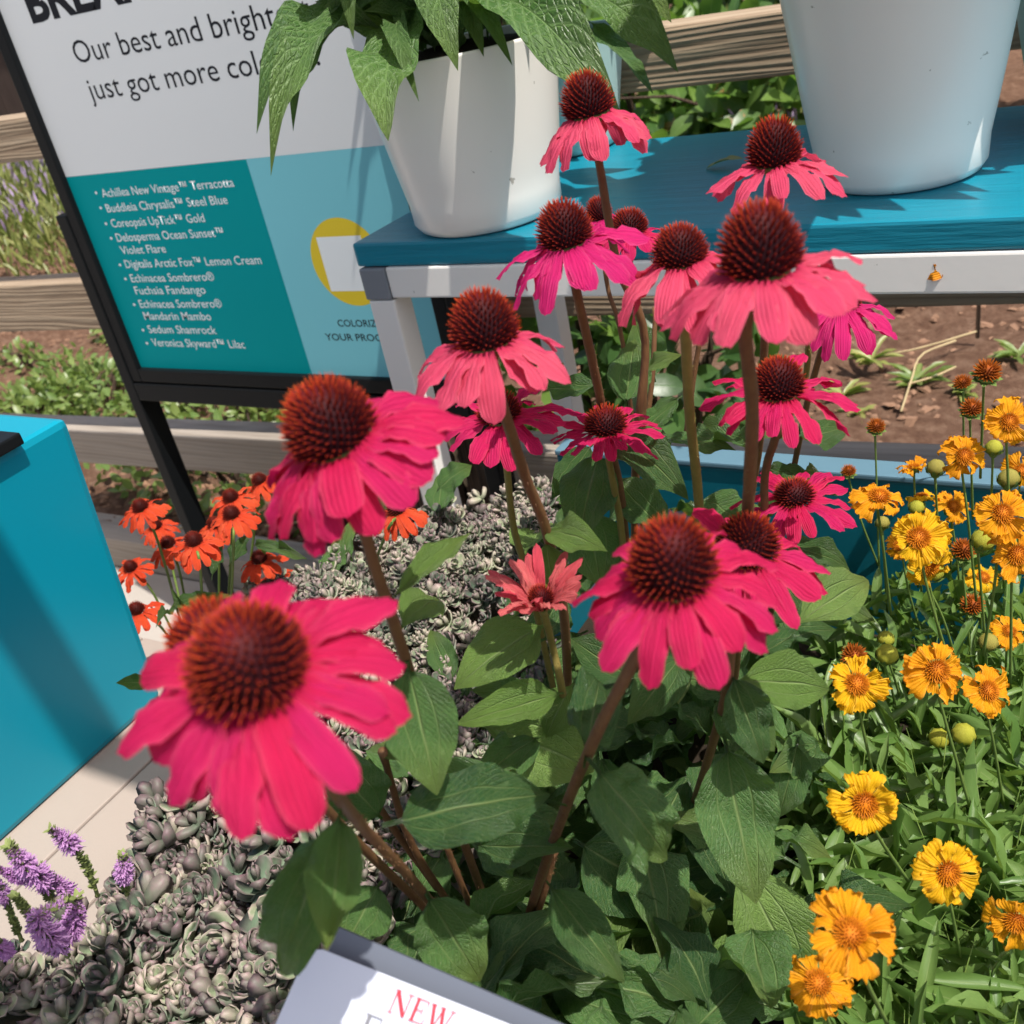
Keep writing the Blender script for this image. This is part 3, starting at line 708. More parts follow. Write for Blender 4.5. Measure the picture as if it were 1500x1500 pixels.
letter(hh, x2 + .0175, y2, hE, 0, M_greyink, 'letter')
letter([(.1, 0, .1, .66, .12), (0, .64, .12, .64, .04), (.04, .9, .16, .9, .13)], x2 + .0255, y2, hE, 0, M_greyink, 'letter')
letter([(.1, 0, .1, .66, .12), (.16, .55, .3, .66, .06), (.44, .62, .44, 0, .11)], x2 + .029, y2, hE, 0, M_greyink, 'letter')

# unseen beam and sheet added outside the frame to shade box and sedum
zb_ = 2.6; k_ = (zb_ - DZ) / SUN.z
pg = thing('added_shade_caster', 'added beam and sheet on posts outside the picture, casting shade', 'shade caster', (-3.2, .3, 0))
yb = .462 + SUN.y * k_; xe = -.79 + SUN.x * k_
box('beam', -3.4, xe, yb - .026, yb + .026, zb_ - .03, zb_ + .03, M_rail, pg, .004)
k2 = (zb_ - .86) / SUN.z
box('shade_sheet', -3.4, -.47 + SUN.x * k2, -1.2, .20 + SUN.y * k2, zb_ - .01, zb_, M_white, pg, 0)
box('post', -3.4, -3.3, yb - .05, yb + .05, 0, zb_ - .031, M_rail, pg, .004)
box('post', -3.4, -3.3, -1.2, -1.1, 0, zb_ - .031, M_rail, pg, .004)
box('side_beam', -3.4, -3.3, -1.1, yb - .06, zb_ - .1, zb_ - .031, M_rail, pg, .004)

#%%FLOWERS
# ================================================================ CONEFLOWERS
def cone_mesh(name, mat, nsp=420, ht=0.95, spl=0.13, seed=1, sharp=.026, bare=False):
    """dome of unit width with spines; origin at its base, +Z up"""
    r = random.Random(seed); V = []; F = []; T = []; H = []
    seg, rings = 20, 9
    def prof(s):  # s 0 base .. 1 apex -> radius, height
        a = s * math.pi / 2; return 0.5 * (math.cos(a) ** 0.84) * (0.90 + 0.10 * min(1, s * 5)), ht * (math.sin(a) ** 1.08)
    for i in range(rings + 1):
        rd, z = prof(min(1, i / rings)); 
        for k_ in range(seg):
            a = 2 * math.pi * k_ / seg; V.append((rd * .82 * math.cos(a), rd * .82 * math.sin(a), z * .88)); T.append(0); H.append((i / rings) ** 3)
    for i in range(rings):
        for k_ in range(seg):
            q = (k_ + 1) % seg; F.append((i * seg + k_, i * seg + q, (i + 1) * seg + q, (i + 1) * seg + k_))
    F.append(tuple(range(seg))[::-1])
    ga = math.pi * (3 - math.sqrt(5))
    for i in range(nsp):
        f = (i + .5) / nsp; s = 1 - math.sqrt(f) ; s = max(0.0, s) ** .92
        rd, z = prof(s); a = i * ga
        p = Vector((rd * .80 * math.cos(a), rd * .80 * math.sin(a), z * .86))
        nz = Vector((math.cos(a) * (math.cos(s * 1.5) + .05), math.sin(a) * (math.cos(s * 1.5) + .05), math.sin(s * 1.5) * 1.0 + .30)).normalized()
        L = spl * (1.0 + r.uniform(-.18, .18)) * (1 - .35 * s ** 3); nz = (nz + Vector((r.gauss(0, .06), r.gauss(0, .06), r.gauss(0, .06)))).normalized()
        x = nz.orthogonal().normalized(); y = nz.cross(x); b = len(V); w0 = sharp * (1 - .35 * s)
        for k_ in range(4):
            an = k_ * math.pi / 2 + a; V.append(p + (x * math.cos(an) + y * math.sin(an)) * w0); T.append(.05); H.append(s ** 3)
        for k_ in range(4):
            an = k_ * math.pi / 2 + a; V.append(p + nz * L * .6 + (x * math.cos(an) + y * math.sin(an)) * w0 * .55); T.append(.42); H.append(s ** 1.8)
        V.append(p + nz * L); T.append(1); H.append(s ** 1.3)
        for k_ in range(4):
            q = (k_ + 1) % 4; F.append((b + k_, b + q, b + 4 + q, b + 4 + k_)); F.append((b + 4 + k_, b + 4 + q, b + 8))
    return mk(name, V, F, mat, False, attrs={'tip': T, 'hgt': H})
CONES = [cone_mesh('cone', M_cone, 340, .76, .17, 1), cone_mesh('cone', M_cone, 310, .80, .17, 2), cone_mesh('cone_low', M_cone, 230, .62, .19, 3)]
CONEO = cone_mesh('cone_small', M_coneo, 130, .66, .16, 4, .04)
PET = {}
def petset(mat, key, n=7, **k):
    PET[key] = [blade_mesh('petal', mat, shape='petal', nl=9, nw=6, arch=random.uniform(.02, .10), fold=-.10, ridge=.026, wave=.05, tw=random.uniform(-.12, .12), curl=random.uniform(-.05, .28), seed=i * 3 + 1, **k) for i in range(n)]
petset(M_pink, 'pink'); petset(M_salmon, 'salmon'); petset(M_mag, 'magenta'); petset(M_orange, 'orange'); petset(M_cream, 'young')
CAMX = Vector((RIGHT.x, RIGHT.y, 0)).normalized(); TOC = Vector((-FWD.x, -FWD.y, 0)).normalized()
HAIRT = blade(nl=1, nw=1, shape='narrow', arch=0, fold=0, seed=1)
LEAVES = [blade_mesh('coneflower_leaf', M_leaf, nl=20, nw=10, arch=a, fold=f, wave=w_, tw=t_, shape='lance', seed=i, curl=cu, ridge=.02)
          for i, (a, f, w_, t_, cu) in enumerate(((.10, .35, .09, .1, .05), (.16, .25, .12, -.15, .15), (.05, .45, .08, .2, 0), (.22, .30, .11, 0, .2), (.12, .15, .14, .3, .1)))]
LEAVESY = [blade_mesh('bright_coneflower_leaf', M_leafy, nl=16, nw=8, arch=a, fold=f, wave=w_, tw=t_, shape='lance', seed=i + 9, ridge=.02) for i, (a, f, w_, t_) in enumerate(((.10, .35, .05, .1), (.18, .25, .06, -.15)))]
def stem(parent, pts, r0, r1, mat, name='stem', hairs=0, seg=8):
    pp = [p - parent.location for p in spline(pts, max(8, 5 * len(pts)))]
    n = len(pp); rad = [r0 + (r1 - r0) * (i / (n - 1)) for i in range(n)]
    rad[0] *= 1.35
    V, F = tube_vf(pp, rad, seg, rough=.12)
    if hairs:
        for i in range(hairs):
            k_ = random.random() * (n - 1.01); j = int(k_); p = pp[j].lerp(pp[j + 1], k_ - j); t = (pp[j + 1] - pp[j]).normalized()
            d = hum(1).cross(t).normalized(); s_ = d.cross(t) * .00018; b = len(V); q = p + d * rad[j] * .9
            V += [q - s_, q + s_, q + d * random.uniform(.0010, .0022) + t * random.gauss(0, .0006)]; F.append((b, b + 1, b + 2))
    return obj(name, mk(name, V, F, mat), parent)
def coneflower(uv, wpx, real, tilt, droop, plen, pal, base, label, coneid=0, hscale=1.0, npet=15, pw=.40, mid=(), name='coneflower', group='pink coneflowers', smat=None, sr=.0024, leaves=(), hairs=160, skip=(), jd=.14, cat='flower', pside=None):
    """uv: middle of the cone; real: its true width; tilt: axis lean to the right / to the camera; base: stem foot as (u,v,t)"""
    t = 1500 * real / wpx; cc = P(uv[0], uv[1], t)
    ax = (Vector((0, 0, 1)) + CAMX * tilt[0] + TOC * tilt[1]).normalized()
    cm = CONES[coneid] if name == 'coneflower' else CONEO
    h = real * (.80, .84, .62)[coneid] * hscale
    p0 = cc - ax * h * .5                                             # foot of the cone
    B = base if isinstance(base, Vector) else P(*base)
    th = thing(name, label, cat, B, group)
    x = ax.orthogonal().normalized(); R = frame(ax.cross(x), ax)
    m = R.to_4x4() @ Matrix.Diagonal((real * .96, real * .96, real * hscale * .96, 1)); m.translation = p0 - B
    o = obj('cone', cm, th); o.matrix_local = m @ Matrix.Rotation(random.random() * 6, 4, 'Z')
    a0 = random.random() * 6; pw *= .84; plen *= .95; npet = int(npet * 1.2)
    for i in range(npet):
        a = a0 + 2 * math.pi * i / npet + random.gauss(0, .09)
        if i in skip: continue
        d = R.col[0] * math.cos(a) + R.col[1] * math.sin(a)
        dr = droop + random.gauss(0, jd) + (.10 if i % 2 else -.04)
        toward = d.dot(TOC); dr += .0
        L = plen * real * random.uniform(.80, 1.10)
        y = (d * math.cos(dr) - ax * math.sin(dr)); nh = d * math.sin(dr) + ax * math.cos(dr)
        nh = nh + R.col[0] * random.gauss(0, .13) + R.col[1] * random.gauss(0, .13)
        q = p0 + d * real * .37 - ax * real * random.uniform(.0, .05)
        me = random.choice(PET[pal]); k_ = pw * real * random.uniform(.84, 1.14)
        place(me, 'petal', th, q, q + y * L, k_, nh)
    # green calyx under the head
    V, F = tube_vf([-ax * real * .34 + (p0 - B), -ax * real * .16 + (p0 - B), (p0 - B) - ax * real * .03], [sr * 1.0, real * .20, real * .34], 10)
    obj('calyx', mk('calyx', V, F, M_gstem), th)
    pts = [p0 - ax * real * .22] + [P(*q) for q in mid] + [B]
    stem(th, pts, sr, sr * 1.25, smat or M_stem, hairs=hairs)
    for lf in leaves: addleaf(th, *lf)
    return th
def addleaf(th, b, tp, wpx, var=0, up=(0, 0, 1), bright=False, name='leaf'):
    Bp, Tp = P(*b), P(*tp); t = (b[2] + tp[2]) / 2
    nh = Vector(up) * .6 - FWD * .8 if len(up) == 3 else Vector(up)
    me = (LEAVESY[var % 2] if bright else LEAVES[var % 5])
    return place(me, name, th, Bp, Tp, wpx * t / 1500 * 1.05, nh)
#%%PINKLIST
TB = (735, 1445, .86)       # crown of the near plant
def bz(u, v): return PZ(u, v, .68)
coneflower((348, 950), 196, .036, (-.05, .34), .36, .95, 'pink', bz(728, 1450), 'nearest and largest pink coneflower with a dark red cone, slightly blurred at the left', 0, .86, 22, .40,
    mid=((470, 1130, .33), (530, 1210, .42), (628, 1318, .55)), sr=.0023, jd=.10, hairs=260,
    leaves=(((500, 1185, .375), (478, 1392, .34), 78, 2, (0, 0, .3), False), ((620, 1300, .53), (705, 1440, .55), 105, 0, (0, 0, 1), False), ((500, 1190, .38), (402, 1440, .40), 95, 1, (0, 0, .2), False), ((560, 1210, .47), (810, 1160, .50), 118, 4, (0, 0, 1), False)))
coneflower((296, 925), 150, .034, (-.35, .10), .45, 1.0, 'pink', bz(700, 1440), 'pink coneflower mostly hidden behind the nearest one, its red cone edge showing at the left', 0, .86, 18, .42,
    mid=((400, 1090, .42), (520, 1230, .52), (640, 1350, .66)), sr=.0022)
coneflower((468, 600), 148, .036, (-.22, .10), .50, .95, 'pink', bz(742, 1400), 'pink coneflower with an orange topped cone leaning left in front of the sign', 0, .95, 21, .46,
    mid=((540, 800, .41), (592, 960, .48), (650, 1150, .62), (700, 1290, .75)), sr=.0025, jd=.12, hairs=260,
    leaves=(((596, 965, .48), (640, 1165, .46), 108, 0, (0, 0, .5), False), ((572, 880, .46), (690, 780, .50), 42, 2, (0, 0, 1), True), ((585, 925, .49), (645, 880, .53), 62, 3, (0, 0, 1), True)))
coneflower((704, 457), 108, .034, (.0, .02), .62, 1.02, 'salmon', bz(830, 1180), 'salmon pink coneflower in front of the left table leg', 1, 1.0, 15, .44,
    mid=((738, 600, .49), (770, 700, .55), (803, 790, .60), (830, 950, .7)), sr=.0027,
    leaves=(((800, 780, .60), (890, 808, .56), 50, 1, (0, 0, 1), True), ((800, 790, .6), (812, 880, .60), 50, 0, (0, 0, .6), True)), hairs=200)
coneflower((1110, 338), 132, .035, (-.03, .0), .44, 1.02, 'salmon', bz(1060, 1120), 'largest salmon pink coneflower, in front of the teal tabletop', 1, 1.05, 17, .46,
    mid=((1092, 480, .42), (1102, 600, .46), (1096, 740, .52), (1085, 900, .62)), sr=.0029, hairs=260)
coneflower((982, 803), 142, .035, (-.04, .20), .50, .94, 'pink', bz(752, 1440), 'vivid pink coneflower at the centre with a domed cone', 1, .98, 18, .42,
    mid=((925, 975, .42), (872, 1080, .47), (822, 1200, .57), (775, 1340, .72)), sr=.0026, hairs=300,
    leaves=(((860, 1110, .48), (985, 1265, .52), 105, 4, (0, 0, .8), False), ((855, 1125, .48), (880, 985, .55), 72, 1, (0, 0, .6), False), ((830, 1180, .53), (600, 1130, .60), 60, 2, (0, 0, 1), False)))
coneflower((1096, 782), 100, .034, (.06, .16), .50, 1.10, 'pink', bz(1000, 1230), 'pink coneflower overlapped on its left by the central one', 1, .85, 16, .42,
    mid=((1072, 950, .56), (1055, 1050, .62)), sr=.0025, leaves=(((1068, 980, .57), (1120, 1120, .58), 70, 0, (0, 0, 1), False),))
coneflower((856, 131), 82, .033, (-.06, -.02), .66, 1.05, 'salmon', bz(930, 1020), 'topmost coneflower, standing against the white foxglove pot', 1, 1.0, 15, .42,
    mid=((878, 240, .63), (905, 390, .68), (945, 500, .72), (930, 700, .8)), sr=.0026)
coneflower((1133, 200), 84, .032, (.02, .02), .34, 1.12, 'salmon', bz(1040, 1000), 'salmon coneflower with flared petals touching the big white pot', 1, 1.06, 14, .38,
    mid=((1130, 330, .62), (1120, 500, .68), (1105, 700, .8)), sr=.0025)
coneflower((822, 320), 88, .033, (-.06, .05), .50, 1.12, 'magenta', bz(930, 1080), 'magenta pink coneflower in front of the base of the foxglove pot', 1, .96, 15, .46,
    mid=((845, 430, .60), (870, 540, .66), (890, 640, .72), (915, 780, .8)), sr=.0028, hairs=200)
coneflower((876, 303), 40, .022, (0, 0), .5, .9, 'magenta', bz(960, 1000), 'small young coneflower peeping out behind the thin dark stem', 2, 1.3, 12, .40,
    mid=((890, 420, .85), (920, 560, .9)), sr=.0018)
coneflower((920, 322), 58, .030, (.05, .0), .25, 1.05, 'pink', bz(985, 1000), 'pink coneflower with a low orange brown cone, right of the magenta one', 2, 1.0, 14, .42,
    mid=((925, 400, .78), (945, 520, .82), (945, 700, .9)), sr=.0022)
coneflower((993, 352), 88, .031, (-.02, .0), .62, 1.30, 'salmon', bz(1030, 1050), 'salmon coneflower half hidden behind the largest salmon one', 1, .85, 16, .46,
    mid=((1004, 480, .57), (1010, 600, .62), (1024, 740, .70), (1030, 850, .77)), sr=.0030, smat=M_stemg, hairs=260)
coneflower((1233, 428), 58, .028, (.05, .0), .62, 1.30, 'magenta', bz(1120, 900), 'magenta coneflower behind and right of the largest salmon one', 1, .9, 15, .44,
    mid=((1212, 490, .76), (1190, 560, .8), (1170, 650, .86)), sr=.0022)
coneflower((1140, 546), 82, .032, (.03, .06), .26, 1.15, 'pink', bz(1060, 1000), 'pink coneflower in front of the brown soil, right of the thick stem', 1, .90, 16, .36,
    mid=((1136, 640, .62), (1120, 700, .66), (1112, 830, .75)), sr=.0024)
coneflower((728, 592), 68, .030, (-.03, .04), .20, 1.25, 'pink', bz(840, 1150), 'pink coneflower with a small domed cone below the salmon one', 2, 1.0, 13, .44,
    mid=((742, 680, .70), (752, 770, .76), (770, 835, .80), (800, 960, .9)), sr=.0024, smat=M_stemg, hairs=160)
coneflower((886, 612), 66, .030, (.04, .04), .04, 1.10, 'pink', bz(950, 1080), 'open flat pink coneflower over dark leaves below the table frame', 2, .9, 17, .30,
    mid=((893, 680, .71), (908, 760, .76), (920, 860, .82)), sr=.0024, smat=M_stemg)
coneflower((1163, 717), 62, .028, (.0, .05), .22, 1.25, 'pink', bz(1110, 960), 'flat pink coneflower in front of the teal planter wall', 2, .8, 14, .42,
    mid=((1158, 790, .72), (1140, 860, .77)), sr=.0022)
coneflower((791, 872), 42, .016, (.0, .14), -.80, 1.95, 'young', bz(850, 1200), 'small half opened coneflower bud with striped upright petals', 2, 1.3, 18, .44,
    mid=((810, 950, .63), (828, 1040, .68)), sr=.0022, smat=M_stemg, jd=.16)

# orange coneflowers
ob = Vector((-.86, .78, .62))
def obase(u, v): return PZ(u, v, .64)
for (u, v, wpx, tl, dr, bu, bv, lab) in (
    (202, 736, 29, (-.05, .05), .45, 275, 950, 'orange coneflower highest at the left, beside the teal box corner'),
    (243, 790, 27, (0, .05), .55, 285, 960, 'orange red coneflower just left of the black sign leg foot'),
    (281, 785, 32, (.05, .05), .55, 300, 960, 'pale orange coneflower in front of the black sign leg'),
    (335, 722, 29, (0, .1), .40, 330, 960, 'orange coneflower at the back, half hidden behind another orange one'),
    (336, 746, 31, (0, .05), .58, 335, 965, 'orange coneflower right of the black sign leg, front one of the pair'),
    (376, 698, 27, (-.25, 0), .60, 350, 960, 'salmon orange coneflower half hidden by the petals of the leaning pink one'),
    (377, 812, 29, (0, .1), .60, 365, 960, 'orange coneflower in front of the grey kerb, right of the sign leg'),
    (188, 826, 25, (-.05, .2), .35, 270, 960, 'bright orange coneflower against the edge of the teal box'),
    (197, 887, 29, (0, .05), .50, 285, 985, 'lowest orange coneflower beside the teal box'),
    (417, 850, 25, (-.1, 0), .4, 390, 960, 'small orange coneflower low in front of the kerb'),
    (463, 849, 25, (0, 0), .4, 420, 960, 'dull orange coneflower at the edge of the pale sedum'),
    (225, 765, 24, (-.05, .1), .45, 280, 960, 'small orange red coneflower between the two leftmost ones'),
    (312, 762, 26, (.05, .05), .5, 320, 960, 'orange red coneflower low behind the pair right of the sign leg'),
    (398, 838, 24, (.0, .1), .45, 380, 965, 'small orange coneflower under the one in front of the kerb'),
    (578, 738, 34, (-.03, 0), .70, 520, 900, 'rusty orange coneflower drooping in the shade by the table leg')):
    t = 1500 * .021 / wpx / .92
    bb = obase(bu, bv)
    coneflower((u, v), wpx * .92, .021, tl, dr, 1.32, 'orange', bb, lab, 1, 1.0, 15, .50, name='orange_coneflower', group='orange coneflowers', sr=.0014, smat=M_gstem, hairs=0,
               mid=((u + (bu - u) * .35 + 6, v + (bv - v) * .3, t * 1.02),), cat='flower')
# leaves among the orange flowers
ol = thing('coneflower_foliage', 'dark green leaves of the orange coneflowers beside the teal box', 'foliage', obase(300, 950))
for b, tp, wpx, vr in (((372, 800, 1.2), (445, 815, 1.15), 22, 1), ((335, 830, 1.2), (375, 770, 1.2), 22, 0), ((300, 870, 1.2), (250, 890, 1.2), 20, 2), ((275, 900, 1.2), (335, 870, 1.15), 22, 3),
    ((310, 850, 1.2), (330, 790, 1.25), 16, 0), ((260, 890, 1.2), (228, 915, 1.15), 18, 1), ((290, 930, 1.2), (250, 860, 1.2), 14, 2), ((360, 780, 1.2), (350, 730, 1.2), 18, 3), ((235, 1000, 1.0), (170, 1000, .98), 24, 0),
    ((480, 860, 1.15), (500, 780, 1.2), 34, 0), ((500, 850, 1.2), (515, 760, 1.2), 30, 1), ((560, 760, 1.25), (600, 690, 1.25), 44, 3), ((320, 1000, 1.0), (225, 1080, .95), 26, 2), ((640, 760, 1.25), (650, 690, 1.3), 40, 0)):
    addleaf(ol, b, tp, wpx, vr)

#%%LEAFMASS
# ================================================================ CONEFLOWER FOLIAGE
cf = thing('coneflower_foliage', 'large dark and bright green leaves massed below the pink coneflowers', 'foliage', PZ(900, 1250, .67))
BIG = [  # base, tip, width px, variant, bright
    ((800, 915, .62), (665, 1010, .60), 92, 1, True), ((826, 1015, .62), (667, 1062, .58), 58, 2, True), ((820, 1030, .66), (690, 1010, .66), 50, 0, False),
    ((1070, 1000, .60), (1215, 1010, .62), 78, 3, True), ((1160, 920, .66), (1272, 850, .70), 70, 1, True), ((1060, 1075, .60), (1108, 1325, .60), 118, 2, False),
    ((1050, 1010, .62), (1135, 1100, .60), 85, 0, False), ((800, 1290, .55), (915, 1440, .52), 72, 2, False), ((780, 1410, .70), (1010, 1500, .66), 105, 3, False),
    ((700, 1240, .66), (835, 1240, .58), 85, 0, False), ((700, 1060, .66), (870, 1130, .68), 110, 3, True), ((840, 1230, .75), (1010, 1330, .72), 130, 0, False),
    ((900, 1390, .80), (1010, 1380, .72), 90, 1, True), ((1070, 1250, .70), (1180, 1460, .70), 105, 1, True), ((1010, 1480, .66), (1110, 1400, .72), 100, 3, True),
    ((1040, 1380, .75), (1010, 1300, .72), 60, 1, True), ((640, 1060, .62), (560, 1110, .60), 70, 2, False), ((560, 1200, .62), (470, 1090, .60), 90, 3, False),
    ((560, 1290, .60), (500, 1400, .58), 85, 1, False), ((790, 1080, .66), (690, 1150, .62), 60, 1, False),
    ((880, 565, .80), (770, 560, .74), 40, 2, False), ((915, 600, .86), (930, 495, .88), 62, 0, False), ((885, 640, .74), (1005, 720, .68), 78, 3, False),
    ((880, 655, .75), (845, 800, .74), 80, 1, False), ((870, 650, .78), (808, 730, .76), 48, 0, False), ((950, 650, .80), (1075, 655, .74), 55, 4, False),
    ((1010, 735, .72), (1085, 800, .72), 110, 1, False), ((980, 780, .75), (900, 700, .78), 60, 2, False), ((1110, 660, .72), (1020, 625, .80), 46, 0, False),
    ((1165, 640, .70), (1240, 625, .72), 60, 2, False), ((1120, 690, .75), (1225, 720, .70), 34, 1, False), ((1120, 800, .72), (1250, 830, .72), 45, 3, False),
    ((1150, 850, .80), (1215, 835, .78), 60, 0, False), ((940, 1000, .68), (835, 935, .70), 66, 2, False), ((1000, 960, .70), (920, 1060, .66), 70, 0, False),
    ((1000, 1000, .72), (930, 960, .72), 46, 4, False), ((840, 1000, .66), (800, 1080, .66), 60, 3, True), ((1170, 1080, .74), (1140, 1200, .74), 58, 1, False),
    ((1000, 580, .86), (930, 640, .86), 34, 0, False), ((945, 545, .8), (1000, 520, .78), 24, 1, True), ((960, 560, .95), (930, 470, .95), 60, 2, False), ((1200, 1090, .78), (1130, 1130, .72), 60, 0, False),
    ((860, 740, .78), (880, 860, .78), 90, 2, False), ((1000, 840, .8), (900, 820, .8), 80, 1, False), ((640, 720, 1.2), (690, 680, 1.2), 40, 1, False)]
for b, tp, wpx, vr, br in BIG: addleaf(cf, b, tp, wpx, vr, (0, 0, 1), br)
# scattered lower leaves down to the soil
cnt = 0
LP = [(560, 1180), (700, 900), (860, 690), (1000, 640), (1130, 760), (1210, 880), (1180, 1100), (1180, 1500), (560, 1500)]
while cnt < 290:
    u, v = random.uniform(540, 1240), random.uniform(650, 1560)
    if not inpoly(u, min(v, 1499), LP): continue
    z = random.uniform(.70, .86) if v > 900 else random.uniform(.76, .92)
    B = PZ(u, v, z)
    if B.y > .95: continue
    d = rdir(random.uniform(-.35, .5)); L = random.uniform(.06, .115); T = B + d * L
    if T.y > .97: continue
    nh = Vector((random.gauss(0, .45), random.gauss(0, .45), 1))
    me = random.choice(LEAVES + ([LEAVESY[0]] if random.random() < .35 else []))
    place(me, 'leaf', cf, B, T, L * random.uniform(.34, .48), nh); cnt += 1
# secondary stems
sl = [[(560, 1100, .60), (600, 1230, .68), (655, 1320, .76)], [(525, 1125, .62), (560, 1190, .66), (640, 1300, .74)], [(650, 1230, .68), (690, 1330, .74), (735, 1440, .80)], [(815, 1240, .66), (790, 1330, .70), (745, 1450, .76)],
      [(1185, 480, .78), (1178, 560, .82), (1140, 640, .86)], [(960, 450, .90), (955, 560, .92), (940, 660, .95)], [(1025, 500, .88), (1015, 560, .9), (1005, 640, .93)], [(1160, 560, .80), (1130, 660, .82), (1115, 740, .86)]]
for q in sl: stem(cf, [P(*a) for a in q], .0022, .0028, random.choice([M_stem, M_stemg]), 'stem', 80)

#%%SEDUM
# ================================================================ SEDUM
def rosette(seed, n=17):
    r = random.Random(seed); VV = []; FF = []; T = []; ga = math.pi * (3 - math.sqrt(5))
    for i in range(n):
        f = i / (n - 1); a = i * ga; el = 1.25 - (1.15 if seed % 2 else .75) * f + r.gauss(0, .16); L = (.28 + .42 * f) * r.uniform(.85, 1.15)
        d = Vector((math.cos(a) * math.cos(el), math.sin(a) * math.cos(el), math.sin(el))); nh = Vector((-math.cos(a) * math.sin(el), -math.sin(a) * math.sin(el), math.cos(el)))
        s = d.cross(nh); w0 = L * .34; b = len(VV); base = Vector((0, 0, .25 - .5 * f)); th = .09 * L
        prof = [(0, .35, .10), (.35, .75, .0), (.70, 1.0, .03), (.92, .62, .12)]
        for q, wd, lift in prof:
            c = base + d * (L * q) + nh * (L * lift)
            VV += [c - s * w0 * wd + nh * th * .9, c - nh * th * 1.3, c + s * w0 * wd + nh * th * .9, c + nh * th * .15]
            T += [.15 + q * .85, .35 + .4 * q, .15 + q * .85, .35 * q ** 3]
        VV.append(base + d * L + nh * L * .18); T.append(1.0)
        for k_ in range(3):
            for j in range(4): FF.append((b + k_ * 4 + j, b + k_ * 4 + (j + 1) % 4, b + k_ * 4 + 4 + (j + 1) % 4, b + k_ * 4 + 4 + j))
        for j in range(4): FF.append((b + 12 + j, b + 12 + (j + 1) % 4, b + 16, b + 16))
    return VV, [tuple(dict.fromkeys(f)) for f in FF], T
SED = []
for s in range(10):
    V, F, T = rosette(s, (17, 12, 15, 9, 14)[s % 5])
    for rv in (.15, .5, .85):
        SED.append(mk('sedum_rosette', V, F, M_sed, True, attrs={'tip': T, 'rnd': [min(1, max(0, rv + random.gauss(0, .1)))] * len(V)}))
SP = [(-60, 1410), (60, 1385), (150, 1350), (200, 1290), (208, 1210), (235, 1165), (300, 1150), (420, 1060), (470, 940), (350, 860), (480, 835), (540, 790), (600, 755), (700, 730), (790, 720), (835, 700), (840, 850), (810, 920), (790, 1010), (720, 1130), (600, 1260), (480, 1500), (470, 1620), (-60, 1620)]
def sh(x, y):  # height of the sedum cushion
    return .838 + .018 * math.sin(x * 17 + 1) * math.sin(y * 13) + .012 * math.sin(x * 41 + y * 29) + .03 * max(0, (y - .5)) 
sed = thing('sedum_plant', 'low cushion of grey green and purple sedum rosettes spilling over the deck', 'succulent', (-.65, .35, DZ))
ros = []
y = -.12
while y < 1.04:
    x = -1.25
    while x < -.28:
        xx, yy = x + random.gauss(0, .003), y + random.gauss(0, .003); z = sh(xx, yy)
        u, v, t = proj((xx, yy, z))
        if t > .1 and inpoly(u, v, SP):
            sz = (.031 if yy < .38 else .024 if yy < .6 else .020) * random.choice((.6, .8, .9, 1.0, 1.15, 1.35)) * random.uniform(.9, 1.1)
            ros.append((t, xx, yy, z, sz))
        x += .0168 if y < .38 else .0128
    y += .015 if y < .38 else .012
ros.sort(key=lambda r: -(r[4] / r[0]))
rest = []
for i, (t, x, y, z, sz) in enumerate(ros):
    # rosettes turn outwards at the rim and tilt at random
    m = (Matrix.Rotation(random.gauss(0, .5), 4, 'X') @ Matrix.Rotation(random.gauss(-.1, .5), 4, 'Y') @ Matrix.Rotation(random.random() * 6.28, 4, 'Z') @ Matrix.Diagonal((sz, sz, sz * 1.1, 1)))
    zz = z + random.gauss(0, .008) + (sz - .03) * .3
    if i < 300:
        o = obj('rosette', random.choice(SED), sed); m.translation = Vector((x, y, zz)) - sed.location; o.matrix_local = m
    else: m.translation = Vector((x, y, zz)) - sed.location; rest.append(m)
V, F, T = rosette(5, 13)
F4 = [f if len(f) == 4 else None for f in F]; F3 = []
for f in F:
    if len(f) == 4: F3 += [(f[0], f[1], f[2]), (f[0], f[2], f[3])]
    else: F3.append(f)
if rest:
    o = obj('rosettes', scatter('rosettes', (V, F3, None), rest, M_sed, True, tipattr=T), sed); o['kind'] = 'stuff'
print('sedum', len(ros))
# dark body of stems and peat under the rosettes
V = []; F = []; nx, ny = 40, 60; keep = {}
for j in range(ny + 1):
    for i in range(nx + 1):
        x = -1.2 + .9 * i / nx; y = -.2 + 1.25 * j / ny; u, v, t = proj((x, y, sh(x, y) - .02))
        if inpoly(u, v, SP): keep[(i, j)] = len(V); V.append(Vector((x, y, sh(x, y) - .028)) - sed.location)
for (i, j) in list(keep):
    q = [(i, j), (i + 1, j), (i + 1, j + 1), (i, j + 1)]
    if all(a in keep for a in q): F.append([keep[a] for a in q])
obj('stems_and_peat', mk('stems_and_peat', V, F, flat('sedum_stems_green_brown', (0.10, 0.09, 0.06), 0.9, 0.1, 0.5, 60, 1.0, 140)), sed)

